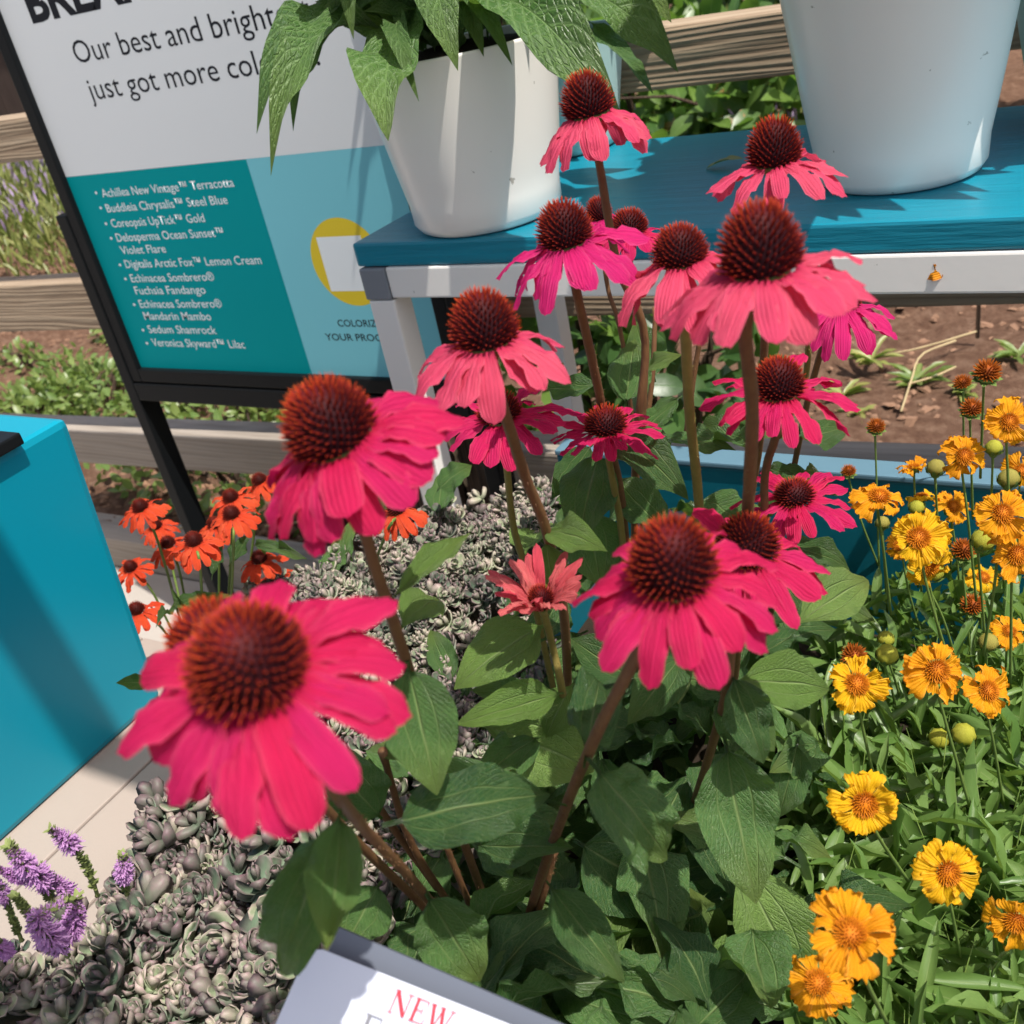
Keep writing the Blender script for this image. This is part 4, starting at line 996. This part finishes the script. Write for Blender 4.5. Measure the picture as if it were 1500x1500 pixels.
# ================================================================ VERONICA
FLO = blade(nl=2, nw=2, shape='spoon', arch=.1, fold=.1, seed=2)
def veronica(pts, r, bloom0, bloom1, label):
    """spike along pts (u,v,t), foot first; blooms between fractions bloom0..bloom1"""
    pp = spline([P(*q) for q in pts], 40); th = thing('veronica_spike', label, 'flower', pp[0], 'lilac veronica spikes')
    stem(th, pp[::4], .0014, .0009, M_lilb, seg=6)
    fl = []; cal = []
    for i in range(430):
        f = random.random(); k_ = min(39, int(f * 40)); p = pp[k_].lerp(pp[k_ + 1], f * 40 - k_); t = (pp[k_ + 1] - pp[k_]).normalized()
        d = hum(1).cross(t).normalized(); p = p - pp[0]
        if f > .08 and i % 2 == 0: cal.append(mat4(p, d + t * .8, t, .0030, r * random.uniform(.36, .5)))
        if bloom0 < f < bloom1:
            e = (f - bloom0) / (bloom1 - bloom0); rr = r * .72 * (1.05 - .75 * e ** 1.5) * (.6 + .4 * min(1, e * 5))
            for q in range(2): fl.append(mat4(p, d + t * random.gauss(.25, .35) + hum(.3), t + hum(.5), .0020, rr * random.uniform(.75, 1.15)))
    obj('calyces', scatter('calyces', FLO, cal, M_lilb), th)
    if fl: obj('florets', scatter('florets', FLO, fl, M_lil), th)
veronica([(143, 1312, .66), (130, 1275, .645), (108, 1240, .63), (75, 1216, .62)], .011, .62, 1.0, 'veronica spike arching over the deck with a lilac tip')
veronica([(186, 1310, .68), (182, 1280, .66), (180, 1252, .65)], .010, .35, 1.0, 'short lilac veronica spike nearest the sedum cushion')
veronica([(80, 1325, .66), (62, 1292, .64), (32, 1262, .62), (12, 1240, .61)], .013, .25, .96, 'lilac veronica spike leaning left over the deck')
veronica([(120, 1330, .67), (92, 1300, .655), (60, 1272, .65)], .011, .2, .8, 'lilac veronica spike in the middle of the bunch')
veronica([(70, 1395, .66), (60, 1360, .64), (40, 1335, .63), (22, 1312, .62)], .010, .1, .7, 'lilac veronica spike low at the left')
veronica([(100, 1400, .64), (72, 1372, .62), (55, 1345, .61), (100, 1318, .62)], .014, .1, .95, 'thick lilac veronica spike in front of the sedum')
veronica([(95, 1390, .66), (108, 1350, .645), (112, 1315, .64)], .013, .15, .98, 'upright lilac veronica spike beside the sedum')
veronica([(32, 1378, .66), (18, 1345, .65), (4, 1310, .64), (-10, 1280, .63)], .009, .55, .9, 'fading green veronica spike at the left edge')
veronica([(15, 1400, .64), (5, 1390, .63), (-10, 1375, .62)], .009, .2, .9, 'veronica spike cut by the left edge low down')
veronica([(60, 1278, .66), (30, 1285, .64), (-5, 1272, .63)], .008, .3, 1.0, 'pale pointed veronica spike tip at the left edge')

#%%COREOPSIS
# ================================================================ COREOPSIS
CP = {}
for key, mt in (('gold', M_gold), ('yellow', M_yell), ('dried', M_dried)):
    CP[key] = [blade_mesh('coreopsis_petal', mt, shape='fan', nl=8, nw=10, arch=random.uniform(-.04, .18), fold=random.uniform(-.2, .3), ridge=.035, wave=.16, tw=random.uniform(-.5, .5), curl=random.uniform(-.3, .45), seed=i + 40) for i in range(9)]
DISC = cone_mesh('disc', M_disc, 130, .30, .24, 6, .04); DISCB = cone_mesh('seed_head', M_discb, 90, .55, .34, 7, .06)
def budmesh():
    V, F = lathe([(.001, 0), (.28, .05), (.45, .25), (.50, .45), (.44, .66), (.30, .84), (.14, .95), (.001, .99)], 16)
    V = [(x * (1 + .05 * math.cos(8 * math.atan2(y, x + 1e-9))), y * (1 + .05 * math.cos(8 * math.atan2(y, x + 1e-9))), z) for x, y, z in V]; return V, F
BV, BF = budmesh(); BUD = mk('bud', BV, BF, M_bud); BUDB = mk('bud', BV, BF, M_budb)
SEP = blade_mesh('sepal', M_gstem, shape='lance', nl=5, nw=2, stalk=0, arch=.15, seed=5)
def core(uv, dpx, real, face, pal, foot, label, kind='flower', npet=9, droop=.1, mid=(), tm=1.0):
    """face: where the flower looks, in right / up / towards-camera; foot: (u,v) where its stem enters the leaves"""
    t = 1500 * real / dpx * tm; cc = P(uv[0], uv[1], t); ax = (CAMX * face[0] + Vector((0, 0, 1)) * face[1] + TOC * face[2]).normalized()
    B = P(foot[0], foot[1], t * 1.0 + .10) if len(foot) == 2 else P(*foot)
    nm = {'flower': 'coreopsis_flower', 'bud': 'coreopsis_bud', 'seed': 'coreopsis_seed_head'}[kind]
    th = thing(nm, label, 'flower' if kind == 'flower' else 'bud' if kind == 'bud' else 'seed head', B, {'flower': 'golden coreopsis flowers', 'bud': 'coreopsis buds', 'seed': 'withered coreopsis heads'}[kind])
    R = frame(ax.cross(ax.orthogonal()), ax)
    if kind == 'bud':
        m = R.to_4x4() @ Matrix.Diagonal((real, real, real * .95, 1)); m.translation = cc - ax * real * .45 - B
        o = obj('bud_head', BUDB if pal == 'dried' else BUD, th); o.matrix_local = m; rad = real * .3; h0 = cc - ax * real * .45
    else:
        dr = real * (.33 if kind == 'flower' else .62)
        m = R.to_4x4() @ Matrix.Diagonal((dr, dr, dr, 1)); m.translation = cc - B
        o = obj('disc', DISC if kind == 'flower' else DISCB, th); o.matrix_local = m; rad = dr * .5; h0 = cc - ax * dr * .02
        a0 = random.random() * 6
        for i in range(npet):
            a = a0 + 2 * math.pi * i / npet + random.gauss(0, .09); d = R.col[0] * math.cos(a) + R.col[1] * math.sin(a)
            q = cc + d * dr * .36; dd = droop + random.gauss(0, .20); L = (real / 2 - dr * .36) * random.uniform(.78, 1.14)
            if kind == 'flower' and i % 3 == 2: dd -= .35; L *= .8
            if kind == 'seed': dd = random.gauss(-.6, .6); L *= .55
            y = d * math.cos(dd) - ax * math.sin(dd); nh = d * math.sin(dd) + ax * math.cos(dd) + hum(.26)
            place(random.choice(CP[pal]), 'petal', th, q, q + y * L, L * (1.32 if kind == 'flower' else .6) * 7.2 / max(npet, 6) * random.uniform(.9, 1.1), nh)
    V, F = tube_vf([(h0 - ax * rad * 1.1) - B, (h0 - ax * rad * .55) - B, (h0 + ax * rad * .1) - B], [.0011, rad * .8, rad * 1.02], 10)
    obj('calyx', mk('calyx', V, F, M_gstem), th)
    for i in range(8):
        a = i * math.pi / 4; d = R.col[0] * math.cos(a) + R.col[1] * math.sin(a)
        if kind == 'bud':
            place(SEP, 'sepal', th, h0 + d * real * .34 + ax * real * .02, h0 + d * real * random.uniform(.50, .62) + ax * real * random.uniform(.42, .66), real * .30, d + ax * .2)
        else:
            q = h0 - ax * rad * .7; place(SEP, 'sepal', th, q + d * rad * .5, q + d * rad * 1.5 + ax * rad * (.5 if kind == 'seed' else .05), rad * .8, ax)
    stem(th, [h0 - ax * rad] + [P(a, b, t + .04) for a, b in mid] + [B], .0010, .0013, M_gstem, seg=6)
K = [  # u, v, dpx, real, face, palette, foot, label, kind, npet, droop
    (1445, 548, 52, .028, (0, 1, .4), 'dried', (1436, 700), 'withered orange coreopsis head highest at the right', 'seed', 9, 0),
    (1410, 563, 34, .022, (-.2, 1, .2), 'dried', (1412, 700), 'withered coreopsis head just left of the highest one', 'seed', 7, 0),
    (1423, 601, 42, .025, (0, 1, .3), 'dried', (1425, 760), 'reddish brown withered coreopsis head above the golden flowers', 'seed', 8, 0),
    (1283, 627, 34, .022, (0, 1, .3), 'dried', (1288, 840), 'lone withered coreopsis head in front of the brown soil', 'seed', 9, 0),
    (1243, 692, 28, .020, (0, 1, .2), 'dried', (1300, 860), 'brown closed coreopsis bud left of the golden flowers', 'seed', 5, 0),
    (1478, 618, 80, .042, (-.1, .55, .9), 'gold', (1482, 830), 'golden coreopsis at the right edge in front of the soil', 'flower', 7, .3),
    (1412, 668, 78, .042, (0, .5, .9), 'gold', (1430, 880), 'golden coreopsis with hanging petals in front of the kerb', 'flower', 7, .5),
    (1338, 685, 52, .034, (0, 1, -.2), 'gold', (1345, 860), 'dull golden coreopsis seen from the side over the planter rim', 'flower', 9, -.15),
    (1371, 684, 26, .015, (0, 1, .1), 'dried', (1378, 850), 'round olive bud beside the side view coreopsis', 'bud', 0, 0),
    (1288, 728, 88, .044, (.1, .9, .3), 'gold', (1305, 900), 'golden coreopsis with drooping petals against the teal planter wall', 'flower', 8, .5),
    (1350, 728, 52, .034, (.1, .8, -.4), 'yellow', (1360, 860), 'small bright yellow coreopsis half turned away', 'flower', 6, .2),
    (1343, 743, 22, .014, (0, 1, .2), 'gold', (1352, 900), 'green bud under the small bright yellow flower', 'bud', 0, 0),
    (1395, 748, 21, .014, (0, 1, .1), 'dried', (1392, 860), 'small olive bud right of the small yellow flower', 'bud', 0, 0),
    (1293, 765, 20, .013, (0, 1, .1), 'dried', (1300, 900), 'small olive bud below the drooping golden flower', 'bud', 0, 0),
    (1345, 788, 96, .046, (-.2, .7, .8), 'yellow', (1400, 1000), 'large yellow coreopsis above the cluster of green buds', 'flower', 8, .05),
    (1362, 832, 74, .040, (.1, -.2, .9), 'yellow', (1390, 1000), 'yellow coreopsis hanging below the large yellow one', 'flower', 8, .3),
    (1468, 752, 92, .044, (0, .6, .8), 'gold', (1440, 960), 'golden coreopsis at right with crinkled petals', 'flower', 8, .25),
    (1490, 812, 90, .044, (0, .5, .9), 'gold', (1480, 1000), 'golden coreopsis cut by the right edge', 'flower', 8, .2),
    (1411, 808, 46, .028, (0, 1, .3), 'dried', (1425, 1000), 'rusty withered coreopsis between the yellow flowers', 'seed', 9, .3),
    (1441, 790, 34, .018, (.2, 1, .2), 'gold', (1445, 960), 'fat yellow bud above the rusty withered flower', 'bud', 0, 0),
    (1368, 836, 30, .017, (.5, .8, .3), 'gold', (1410, 1000), 'yellow green bud under the large yellow flower', 'bud', 0, 0),
    (1424, 888, 44, .028, (0, .9, .3), 'dried', (1440, 1040), 'small orange withered flower low between stems', 'seed', 8, 0),
    (1448, 940, 28, .016, (0, 1, .2), 'dried', (1445, 1080), 'round olive bud below the withered flowers at right', 'bud', 0, 0),
    (1250, 962, 48, .028, (0, .8, .6), 'dried', (1275, 1150), 'orange faded disc above the yellow flower left of the buds', 'seed', 8, 0),
    (1255, 1002, 98, .044, (-.05, .7, .7), 'yellow', (1290, 1180), 'yellow coreopsis nearest the bright green leaf', 'flower', 9, .2),
    (1300, 958, 32, .018, (.1, 1, .3), 'gold', (1320, 1080), 'large yellow green bud between two yellow flowers', 'bud', 0, 0),
    (1298, 935, 24, .014, (.2, 1, .1), 'gold', (1330, 1060), 'smaller green bud on top of the large bud', 'bud', 0, 0),
    (1372, 982, 104, .046, (0, .55, .9), 'gold', (1420, 1180), 'big golden coreopsis in the middle of the right side', 'flower', 8, .2),
    (1447, 1012, 88, .042, (.2, .6, .7), 'gold', (1470, 1180), 'golden coreopsis with torn petals right of the big one', 'flower', 6, .35),
    (1376, 1081, 30, .017, (0, 1, .4), 'gold', (1430, 1220), 'left one of two round buds below the golden pair', 'bud', 0, 0),
    (1412, 1075, 34, .018, (0, 1, .4), 'gold', (1460, 1220), 'right one of two round buds below the golden pair', 'bud', 0, 0),
    (1266, 1178, 112, .046, (-.05, .55, .9), 'yellow', (1330, 1290), 'yellow coreopsis with wide open petals over dark leaves', 'flower', 8, -.05),
    (1303, 1201, 20, .013, (.3, 1, .1), 'gold', (1330, 1280), 'tiny bud beside the wide open yellow flower', 'bud', 0, 0),
    (1388, 1278, 108, .044, (.05, .5, .9), 'yellow', (1410, 1420), 'yellow coreopsis low at the right facing the camera', 'flower', 8, .1),
    (1339, 1313, 26, .015, (-.3, 1, .1), 'gold', (1360, 1420), 'yellow bud left of the low yellow flower', 'bud', 0, 0),
    (1405, 1342, 28, .015, (0, 1, .3), 'gold', (1410, 1440), 'green bud just below the low yellow flower', 'bud', 0, 0),
    (1491, 1252, 28, .015, (0, 1, .2), 'gold', (1490, 1360), 'green bud at the right edge above the cut off flower', 'bud', 0, 0),
    (1245, 1368, 138, .044, (0, 1, .35), 'gold', (1300, 1500), 'orange gold coreopsis seen from the side near the bottom', 'flower', 8, -.12),
    (1198, 1440, 112, .042, (-.1, .95, .4), 'gold', (1240, 1560), 'orange gold coreopsis with drooping petals at the bottom', 'flower', 7, .5),
    (1488, 1350, 98, .042, (-.3, .3, .8), 'gold', (1480, 1480), 'orange gold coreopsis cut by the right edge near the bottom', 'flower', 7, .3),
    (1470, 1492, 84, .042, (0, .8, .5), 'gold', (1480, 1600), 'orange gold coreopsis at the bottom right corner', 'flower', 8, .2),
    (1396, 742, 58, .036, (.1, .7, .7), 'gold', (1410, 900), 'small golden coreopsis above the rusty withered flower', 'flower', 7, .25),
    (1318, 800, 54, .034, (-.4, .8, .5), 'gold', (1360, 960), 'golden coreopsis peeping out left of the large yellow one', 'flower', 7, .3),
    (1440, 846, 56, .036, (.2, .8, .5), 'yellow', (1440, 1000), 'small yellow coreopsis below the crinkled golden one', 'flower', 7, .3),
    (1496, 690, 60, .038, (-.2, .7, .7), 'gold', (1490, 860), 'golden coreopsis half out of the picture at the right edge', 'flower', 7, .3),
    (1478, 925, 60, .036, (0, .9, .4), 'gold', (1470, 1060), 'small golden coreopsis at the right edge beside the olive bud', 'flower', 7, .35),
    (1478, 700, 30, .018, (0, 1, .2), 'dried', (1470, 860), 'olive bud at right between two golden flowers', 'bud', 0, 0),
    (1456, 655, 24, .014, (0, 1, .1), 'gold', (1450, 800), 'yellow bud right of the hanging golden flower', 'bud', 0, 0)]
for (u, v, d, re, fc, pal, ft_, lab, kd, npt, dr) in K:
    core((u, v), d, re, fc, pal, ft_, lab, kd, (npt or 8) + (2 if kd == 'flower' else 0), dr, mid=((u + (ft_[0] - u) * .35, v + (ft_[1] - v) * .45),) if abs(ft_[0] - u) > 12 else ())

NAR = blade(nl=6, nw=2, shape='narrow', arch=.12, fold=.3, wave=.03, seed=8)
cpl = thing('coreopsis_plant', 'dense green coreopsis foliage of narrow leaves at the right', 'plant', PZ(1380, 1200, .67))
msl = []; CPO = [(1170, 1500), (1160, 1300), (1150, 1150), (1200, 1040), (1210, 920), (1290, 860), (1380, 820), (1500, 780), (1600, 780), (1600, 1600), (1170, 1600)]
o_ = cpl.location
for i in range(2600):
    u, v = random.uniform(1130, 1580), random.uniform(800, 1600)
    if not inpoly(u, v, CPO): continue
    z = random.uniform(.66, .80)
    p = PZ(u, v, z)
    if p.y > .96: continue
    d = rdir(random.uniform(-.2, 1.2)); L = random.uniform(.025, .075)
    if (p + d * L).y > .975: continue
    msl.append(mat4(p - o_, d, Vector((random.gauss(0, .5), random.gauss(0, .5), 1)), L * random.uniform(.11, .25), L))



cm_ = [mk('leaf', *blade(nl=6, nw=2, shape='narrow', arch=.12, fold=.3, wave=.03, seed=50 + q)[:2], M_core, True, blade(nl=6, nw=2, shape='narrow', arch=.12, fold=.3, wave=.03, seed=50 + q)[2], {'rnd': [q / 5.0] * 21}) for q in range(6)]
sc_ = sorted(range(len(msl)), key=lambda i: -(msl[i].col[1].length / proj(msl[i].translation + o_)[2]))
for i in sc_[:240]:
    o = obj('leaf', cm_[i % 6], cpl); o.matrix_local = msl[i]
o = obj('small_leaves', scatter('small_leaves', NAR, [msl[i] for i in sc_[240:]], M_core), cpl); o['kind'] = 'stuff'
V = []; F = []
for i in range(90):
    u, v = random.uniform(1190, 1530), random.uniform(900, 1500)
    p = PZ(u, v, random.uniform(.76, .84))
    if p.y > .93: continue
    b = Vector((p.x + random.gauss(0, .03), min(p.y + random.gauss(0, .03), .93), .66)); v_, f_ = tube_vf([q - o_ for q in spline([p, p.lerp(b, .5) + hum(.012), b], 6)], [.0001, .0005, .0008, .001, .0012, .0012, .0013], 5, len(V)); V += v_; F += f_
o = obj('thin_stems', mk('thin_stems', V, F, M_gstem), cpl); o['kind'] = 'stuff'

#%%FOXGLOVE
# ================================================================ FOXGLOVES IN THE POTS
FOXL = [blade_mesh('foxglove_leaf', M_fox, nl=22, nw=10, arch=a, fold=.22, wave=.045, shape='lance', seed=i + 70, stalk=.12, curl=cu, tw=tw_) for i, (a, cu, tw_) in enumerate(((.18, .1, .1), (.28, .2, -.2), (.10, .0, .25), (.22, .35, 0), (.34, .3, .15)))]
def fleaf(th, b, tp, wpx, var, up=(0, 0, 1)):
    Bp = P(*b) if not isinstance(b, Vector) else b; Tp = P(*tp) if not isinstance(tp, Vector) else tp
    t = proj(Tp.lerp(Bp, .5))[2]; nh = Vector(up) - FWD * .5
    return place(FOXL[var % 5], 'leaf', th, Bp, Tp, wpx * t / 1500, nh)
zt = TZ + r1 * 2.25; c1t = Vector((c1.x, c1.y, zt - .01)); tt = proj(c1t)[2]
fx = thing('foxglove_plant', 'leafy foxglove with broad crinkled leaves drooping over the left white pot', 'plant', c1t)
FL = [((615, 40, 1.20), (560, 190, 1.03), 105, 0, (-.2, -.4, .8)), ((590, 55, 1.21), (362, 150, 1.10), 58, 4, (-.2, -.1, 1)), ((585, 70, 1.20), (380, 208, 1.06), 44, 4, (-.1, -.1, 1)),
    ((565, 60, 1.20), (415, 158, 1.11), 44, 4, (-.3, -.2, .8)), ((640, -60, 1.14), (656, 62, 1.03), 84, 3, (0, -.4, 1)), ((690, 35, 1.20), (908, 152, 1.00), 100, 1, (0, -.2, 1)),
    ((740, 0, 1.25), (998, 82, 1.20), 88, 1, (0, -.2, 1)), ((860, 30, 1.32), (957, 138, 1.26), 42, 2, (.6, -.6, .4)), ((600, 60, 1.17), (601, 120, 1.06), 36, 4, (0, -.5, .8)),
    ((545, -60, 1.16), (508, 28, 1.07), 50, 4, (0, -.3, 1)), ((620, -30, 1.2), (430, -40, 1.12), 76, 1, (0, 0, 1)), ((700, -20, 1.2), (775, 22, 1.12), 56, 3, (0, -.4, 1)),
    ((700, 30, 1.2), (738, 66, 1.08), 46, 4, (0, -.5, 1)), ((600, 30, 1.2), (455, 60, 1.12), 56, 4, (0, -.2, 1)), ((640, 20, 1.2), (590, 60, 1.09), 60, 3, (-.2, -.5, .8)),
    ((800, -40, 1.25), (900, -5, 1.2), 70, 2, (0, 0, 1)), ((860, -30, 1.3), (985, 20, 1.26), 70, 1, (0, -.2, 1)), ((680, -10, 1.2), (700, 50, 1.1), 50, 3, (.2, -.5, 1))]
for i in range(26):
    a = i * 2.4; e = .05 * math.sqrt(i / 26); bq = c1t + Vector((math.cos(a) * e, math.sin(a) * e, .0)); FL.append((bq, bq + rdir(random.uniform(.55, 1.3), a) * random.uniform(.09, .15), random.uniform(48, 80), i, (0, -.3, 1)))
for b, tp, w_, vr, up in FL:
    fleaf(fx, b, tp, w_, vr, up)
GAPS = [(P(820, 90, 1.09), .08), (P(655, 10, 1.08), .05), (P(900, 50, 1.22), .07), (PZ(950, 245, TZ), .06), (PZ(900, 225, TZ), .05), (PZ(1260, 322, TZ), .04), (PZ(1360, 318, TZ), .04)]  # spots where the unseen leaves are thinned to let sun through
def rosette_leaves(th, c, n, L0, L1, el0, el1, top):  # unseen leaves above the frame, added to shade the table and pots
    for i in range(n):
        f = i / n; a = i * 2.4; el = el0 + (el1 - el0) * f + random.gauss(0, .1); L = random.uniform(L0, L1)
        d = rdir(el, a); b = c + Vector((0, 0, top * f)); tp = b + d * L
        if any(0 < proj(q)[0] < 1500 and proj(q)[1] > -25 for q in (b.lerp(tp, .35), b.lerp(tp, .7), tp)) : continue
        bad = False
        for g, r_ in GAPS:
            for q in (b, b.lerp(tp, .3), b.lerp(tp, .6), b.lerp(tp, .85)):
                e = q - g
                if (e - SUN * e.dot(SUN)).length < r_: bad = True
        if bad: continue
        place(random.choice(FOXL), 'leaf', th, b, tp, L * random.uniform(.30, .40), Vector((0, 0, 1)) + hum(.2))
zmax_hide = 9
rosette_leaves(fx, c1t, 120, .16, .28, .0, 1.4, .30)
c2t = Vector((c2.x, c2.y, TZ + r2 * 2.6))
fx2 = thing('foxglove_plant', 'leafy foxglove in the big white pot, one leaf tip hanging over its rim', 'plant', c2t)
fleaf(fx2, (1262, -70, 1.18), (1240, 26, 1.10), 60, 0, (0, -.6, .6))
rosette_leaves(fx2, c2t + Vector((0, 0, .06)), 280, .18, .34, -.1, 1.2, .45)
c3t = Vector((pot3.location.x, pot3.location.y, TZ + .25)); c4t = Vector((pot4.location.x + .2, pot4.location.y, TZ + .24))
fx3 = thing('foxglove_plant', 'leafy plant in the aqua pot behind the foxglove pot', 'plant', c3t)
rosette_leaves(fx3, c3t, 90, .16, .28, .1, 1.3, .4)
fx4 = thing('foxglove_plant', 'leafy plant in the pale pot at the right edge', 'plant', c4t)
rosette_leaves(fx4, c4t + Vector((0, 0, .1)), 60, .18, .34, .1, 1.4, .3)

#%%BACKGROUND
# ================================================================ GARDEN BEHIND THE FENCE
OV = blade(nl=4, nw=2, shape='broad', stalk=0.05, arch=.12, fold=.25, wave=.04, seed=4)
def bush(name, label, cat, centre, rad, n, L, mat, group=None, ov=OV, wr=.55, stuff='leaves', flat_=False, kind=None):
    c = Vector(centre); th = thing(name, label, cat, (c.x, c.y, .07), group); ms = []
    for i in range(n):
        d = hum(1).normalized(); q = Vector((d.x * rad[0], d.y * rad[1], d.z * rad[2])) * random.uniform(.35, 1.05) ** .5
        q *= 1 + .25 * math.sin(d.x * 5 + c.x * 9) * math.sin(d.z * 6 + d.y * 4)
        p = c + q
        if p.z < .05: p.z = .05 + random.random() * .04
        l = L * random.uniform(.6, 1.3); y = (d * .6 + hum(.6)); y.z += .1
        ms.append(mat4(p - th.location, y, d * .6 + Vector((0, 0, .8)) + hum(.4), l * wr * random.uniform(.8, 1.2), l))
    o = obj(stuff, scatter(stuff, ov, ms, mat), th); o['kind'] = 'stuff'
    V = []; F = []
    for i in range(6):
        q = c + Vector((random.gauss(0, rad[0] * .5), random.gauss(0, rad[1] * .4), rad[2] * random.uniform(.1, .6)))
        v_, f_ = tube_vf([a - th.location for a in spline([Vector((c.x + random.gauss(0, .05), c.y, .03)), (c + q) / 2 + hum(.03), q], 6)], [.012, .011, .010, .008, .007, .005, .003], 5, len(V)); V += v_; F += f_
    obj('stems', mk('stems', V, F, M_post), th); return th
# vine and leafy shrub in the shade behind the table
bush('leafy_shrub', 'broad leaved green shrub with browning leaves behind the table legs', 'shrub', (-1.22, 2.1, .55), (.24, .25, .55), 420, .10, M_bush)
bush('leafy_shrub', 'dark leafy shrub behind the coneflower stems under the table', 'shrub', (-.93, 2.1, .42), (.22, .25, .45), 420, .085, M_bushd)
bush('low_vine', 'green vine leaves growing over the lower fence rail left of the leaning flower', 'vine', (-1.72, 1.79, .40), (.12, .07, .30), 120, .055, M_cover)
bush('low_vine', 'green creeping leaves at the fence foot under the sign leg', 'vine', (-2.35, 1.95, .16), (.55, .22, .14), 700, .045, M_cover)
# plants in the bed on the left
for (u, v, r_, hz, n, lab) in ((150, 580, .34, .12, 620, 'low yellow green plant in the bed just above the lower rail'), (60, 600, .26, .10, 420, 'low pale plant in the bed at the top of the teal box'), (100, 555, .18, .10, 220, 'small bright green seedling clump on the mulch'),
    (190, 480, .20, .14, 260, 'green clump beside the black sign leg'), (340, 600, .36, .12, 620, 'yellow green low plants under the sign'), (30, 530, .16, .06, 110, 'small sprout in the mulch at the left edge'), (450, 590, .3, .14, 420, 'leafy plant beneath the sign behind the leaning flower'), (250, 590, .25, .10, 360, 'pale green plant right behind the sign leg')):
    p = PZ(u, v, .10); bush('bed_plant', lab, 'plant', (p.x, p.y, .11), (r_, r_ * .8, hz), n, .05, M_cover, wr=.45)
# meadow of yellowing stems with purple flowers seen between the rails
def meadow():
    o = thing('meadow_plants', 'tall yellow green flowering plants with faint purple spikes behind the rails', 'plants', (-7, 5.5, .05)); ms = []; fl = []
    for i in range(9500):
        x, y = random.uniform(-11, -1.2), random.uniform(3.8, 9); h = random.uniform(.25, .5)
        b = Vector((x, y, .05)) - o.location
        for k_ in range(2):
            ms.append(mat4(b + Vector((0, 0, random.uniform(0, h))), Vector((random.gauss(0, .45), random.gauss(0, .45), 1)), hum(1), .020, random.uniform(.07, .16)))
        if i % 4 == 0: fl.append(mat4(b + Vector((0, 0, h)), Vector((random.gauss(0, .2), random.gauss(0, .2), 1)), hum(1), .014, random.uniform(.05, .10)))
    q = obj('leaves', scatter('leaves', NAR, ms, M_meadow), o); q['kind'] = 'stuff'; q = obj('purple_spikes', scatter('purple_spikes', NAR, fl, M_lav), o); q['kind'] = 'stuff'
meadow()
# shrubs above and behind the table on the right, hedge behind
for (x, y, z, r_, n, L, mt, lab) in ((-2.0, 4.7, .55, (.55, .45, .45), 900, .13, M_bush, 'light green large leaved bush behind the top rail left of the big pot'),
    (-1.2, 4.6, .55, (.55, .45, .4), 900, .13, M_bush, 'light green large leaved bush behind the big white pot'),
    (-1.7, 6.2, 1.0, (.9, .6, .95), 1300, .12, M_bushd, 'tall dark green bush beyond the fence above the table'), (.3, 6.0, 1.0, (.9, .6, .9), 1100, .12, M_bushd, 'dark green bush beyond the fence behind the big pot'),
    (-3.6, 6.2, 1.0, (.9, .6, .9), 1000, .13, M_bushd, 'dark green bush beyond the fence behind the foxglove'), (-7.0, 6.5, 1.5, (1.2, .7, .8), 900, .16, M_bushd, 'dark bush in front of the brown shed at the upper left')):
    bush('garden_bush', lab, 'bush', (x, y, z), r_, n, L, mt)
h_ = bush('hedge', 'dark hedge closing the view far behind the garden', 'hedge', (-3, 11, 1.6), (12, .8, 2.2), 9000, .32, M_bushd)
sd_ = thing('brown_shed', 'dark brown boarded shed far behind at the upper left', 'shed', (-10.5, 9.5, 0))
for i in range(14): box('board', -13.0 + i * .36, -13.0 + i * .36 + .345, 9.0, 9.04, 0, 2.6, M_shed, sd_, .005)
box('body', -13.0, -7.96, 9.045, 10.5, 0, 2.6, M_shed, sd_, 0); box('roof', -13.2, -7.76, 8.8, 10.7, 2.61, 2.72, M_post, sd_, 0)

# weeds and dry stalks on the open mulch at the right
for (u, v, s, mt, lab) in ((1275, 530, .11, M_dry, 'yellowing weed on the mulch right of the magenta flower'), (1345, 560, .10, M_cover, 'small green sprout on a dry stalk in the mulch'), (1235, 580, .09, M_dry, 'pale yellow weed just behind the pink flower'), (1255, 610, .07, M_dry, 'low yellow weed next to the kerb'), (1490, 520, .08, M_cover, 'bright green sprout at the right edge'), (1410, 575, .06, M_dry, 'dry weed behind the withered flower heads')):
    p = PZ(u, v, .085); th = thing('weed', lab, 'weed', p); ms = []
    for i in range(16): ms.append(mat4(hum(.006), rdir(random.uniform(.05, .6)), (0, 0, 1), .018, s * random.uniform(.5, 1.1)))
    obj('leaves', scatter('leaves', NAR, ms, mt), th)
for i, (q, lab) in enumerate(((((1320, 605), (1335, 560), (1350, 520), (1400, 500)), 'dry branching stalk lying on the mulch'), (((1310, 520), (1350, 512), (1430, 490)), 'thin straw lying on the mulch below the table'), (((1330, 565), (1370, 555), (1400, 540)), 'short dry twig on the mulch'), (((390, 775), (440, 768), (490, 752)), 'pale straw on the mulch behind the kerb at left'), (((250, 780), (300, 770)), 'short straw near the sign leg'))):
    pp = [PZ(a, b, .10) + Vector((0, 0, random.uniform(0, .01))) for a, b in q]; th = thing('dry_stalk', lab, 'stalk', pp[0])
    V, F = tube_vf([a - pp[0] for a in spline(pp, 10)], .0032, 5, rough=.5); obj('stalk', mk('stalk', V, F, M_straw), th)
p = PZ(1432, 495, .08); st = beam('stake', p, p + Vector((0, 0, .16)), .012, .012, M_post, None); tagg(st, 'short dark stake in the mulch below the table', 'stake')
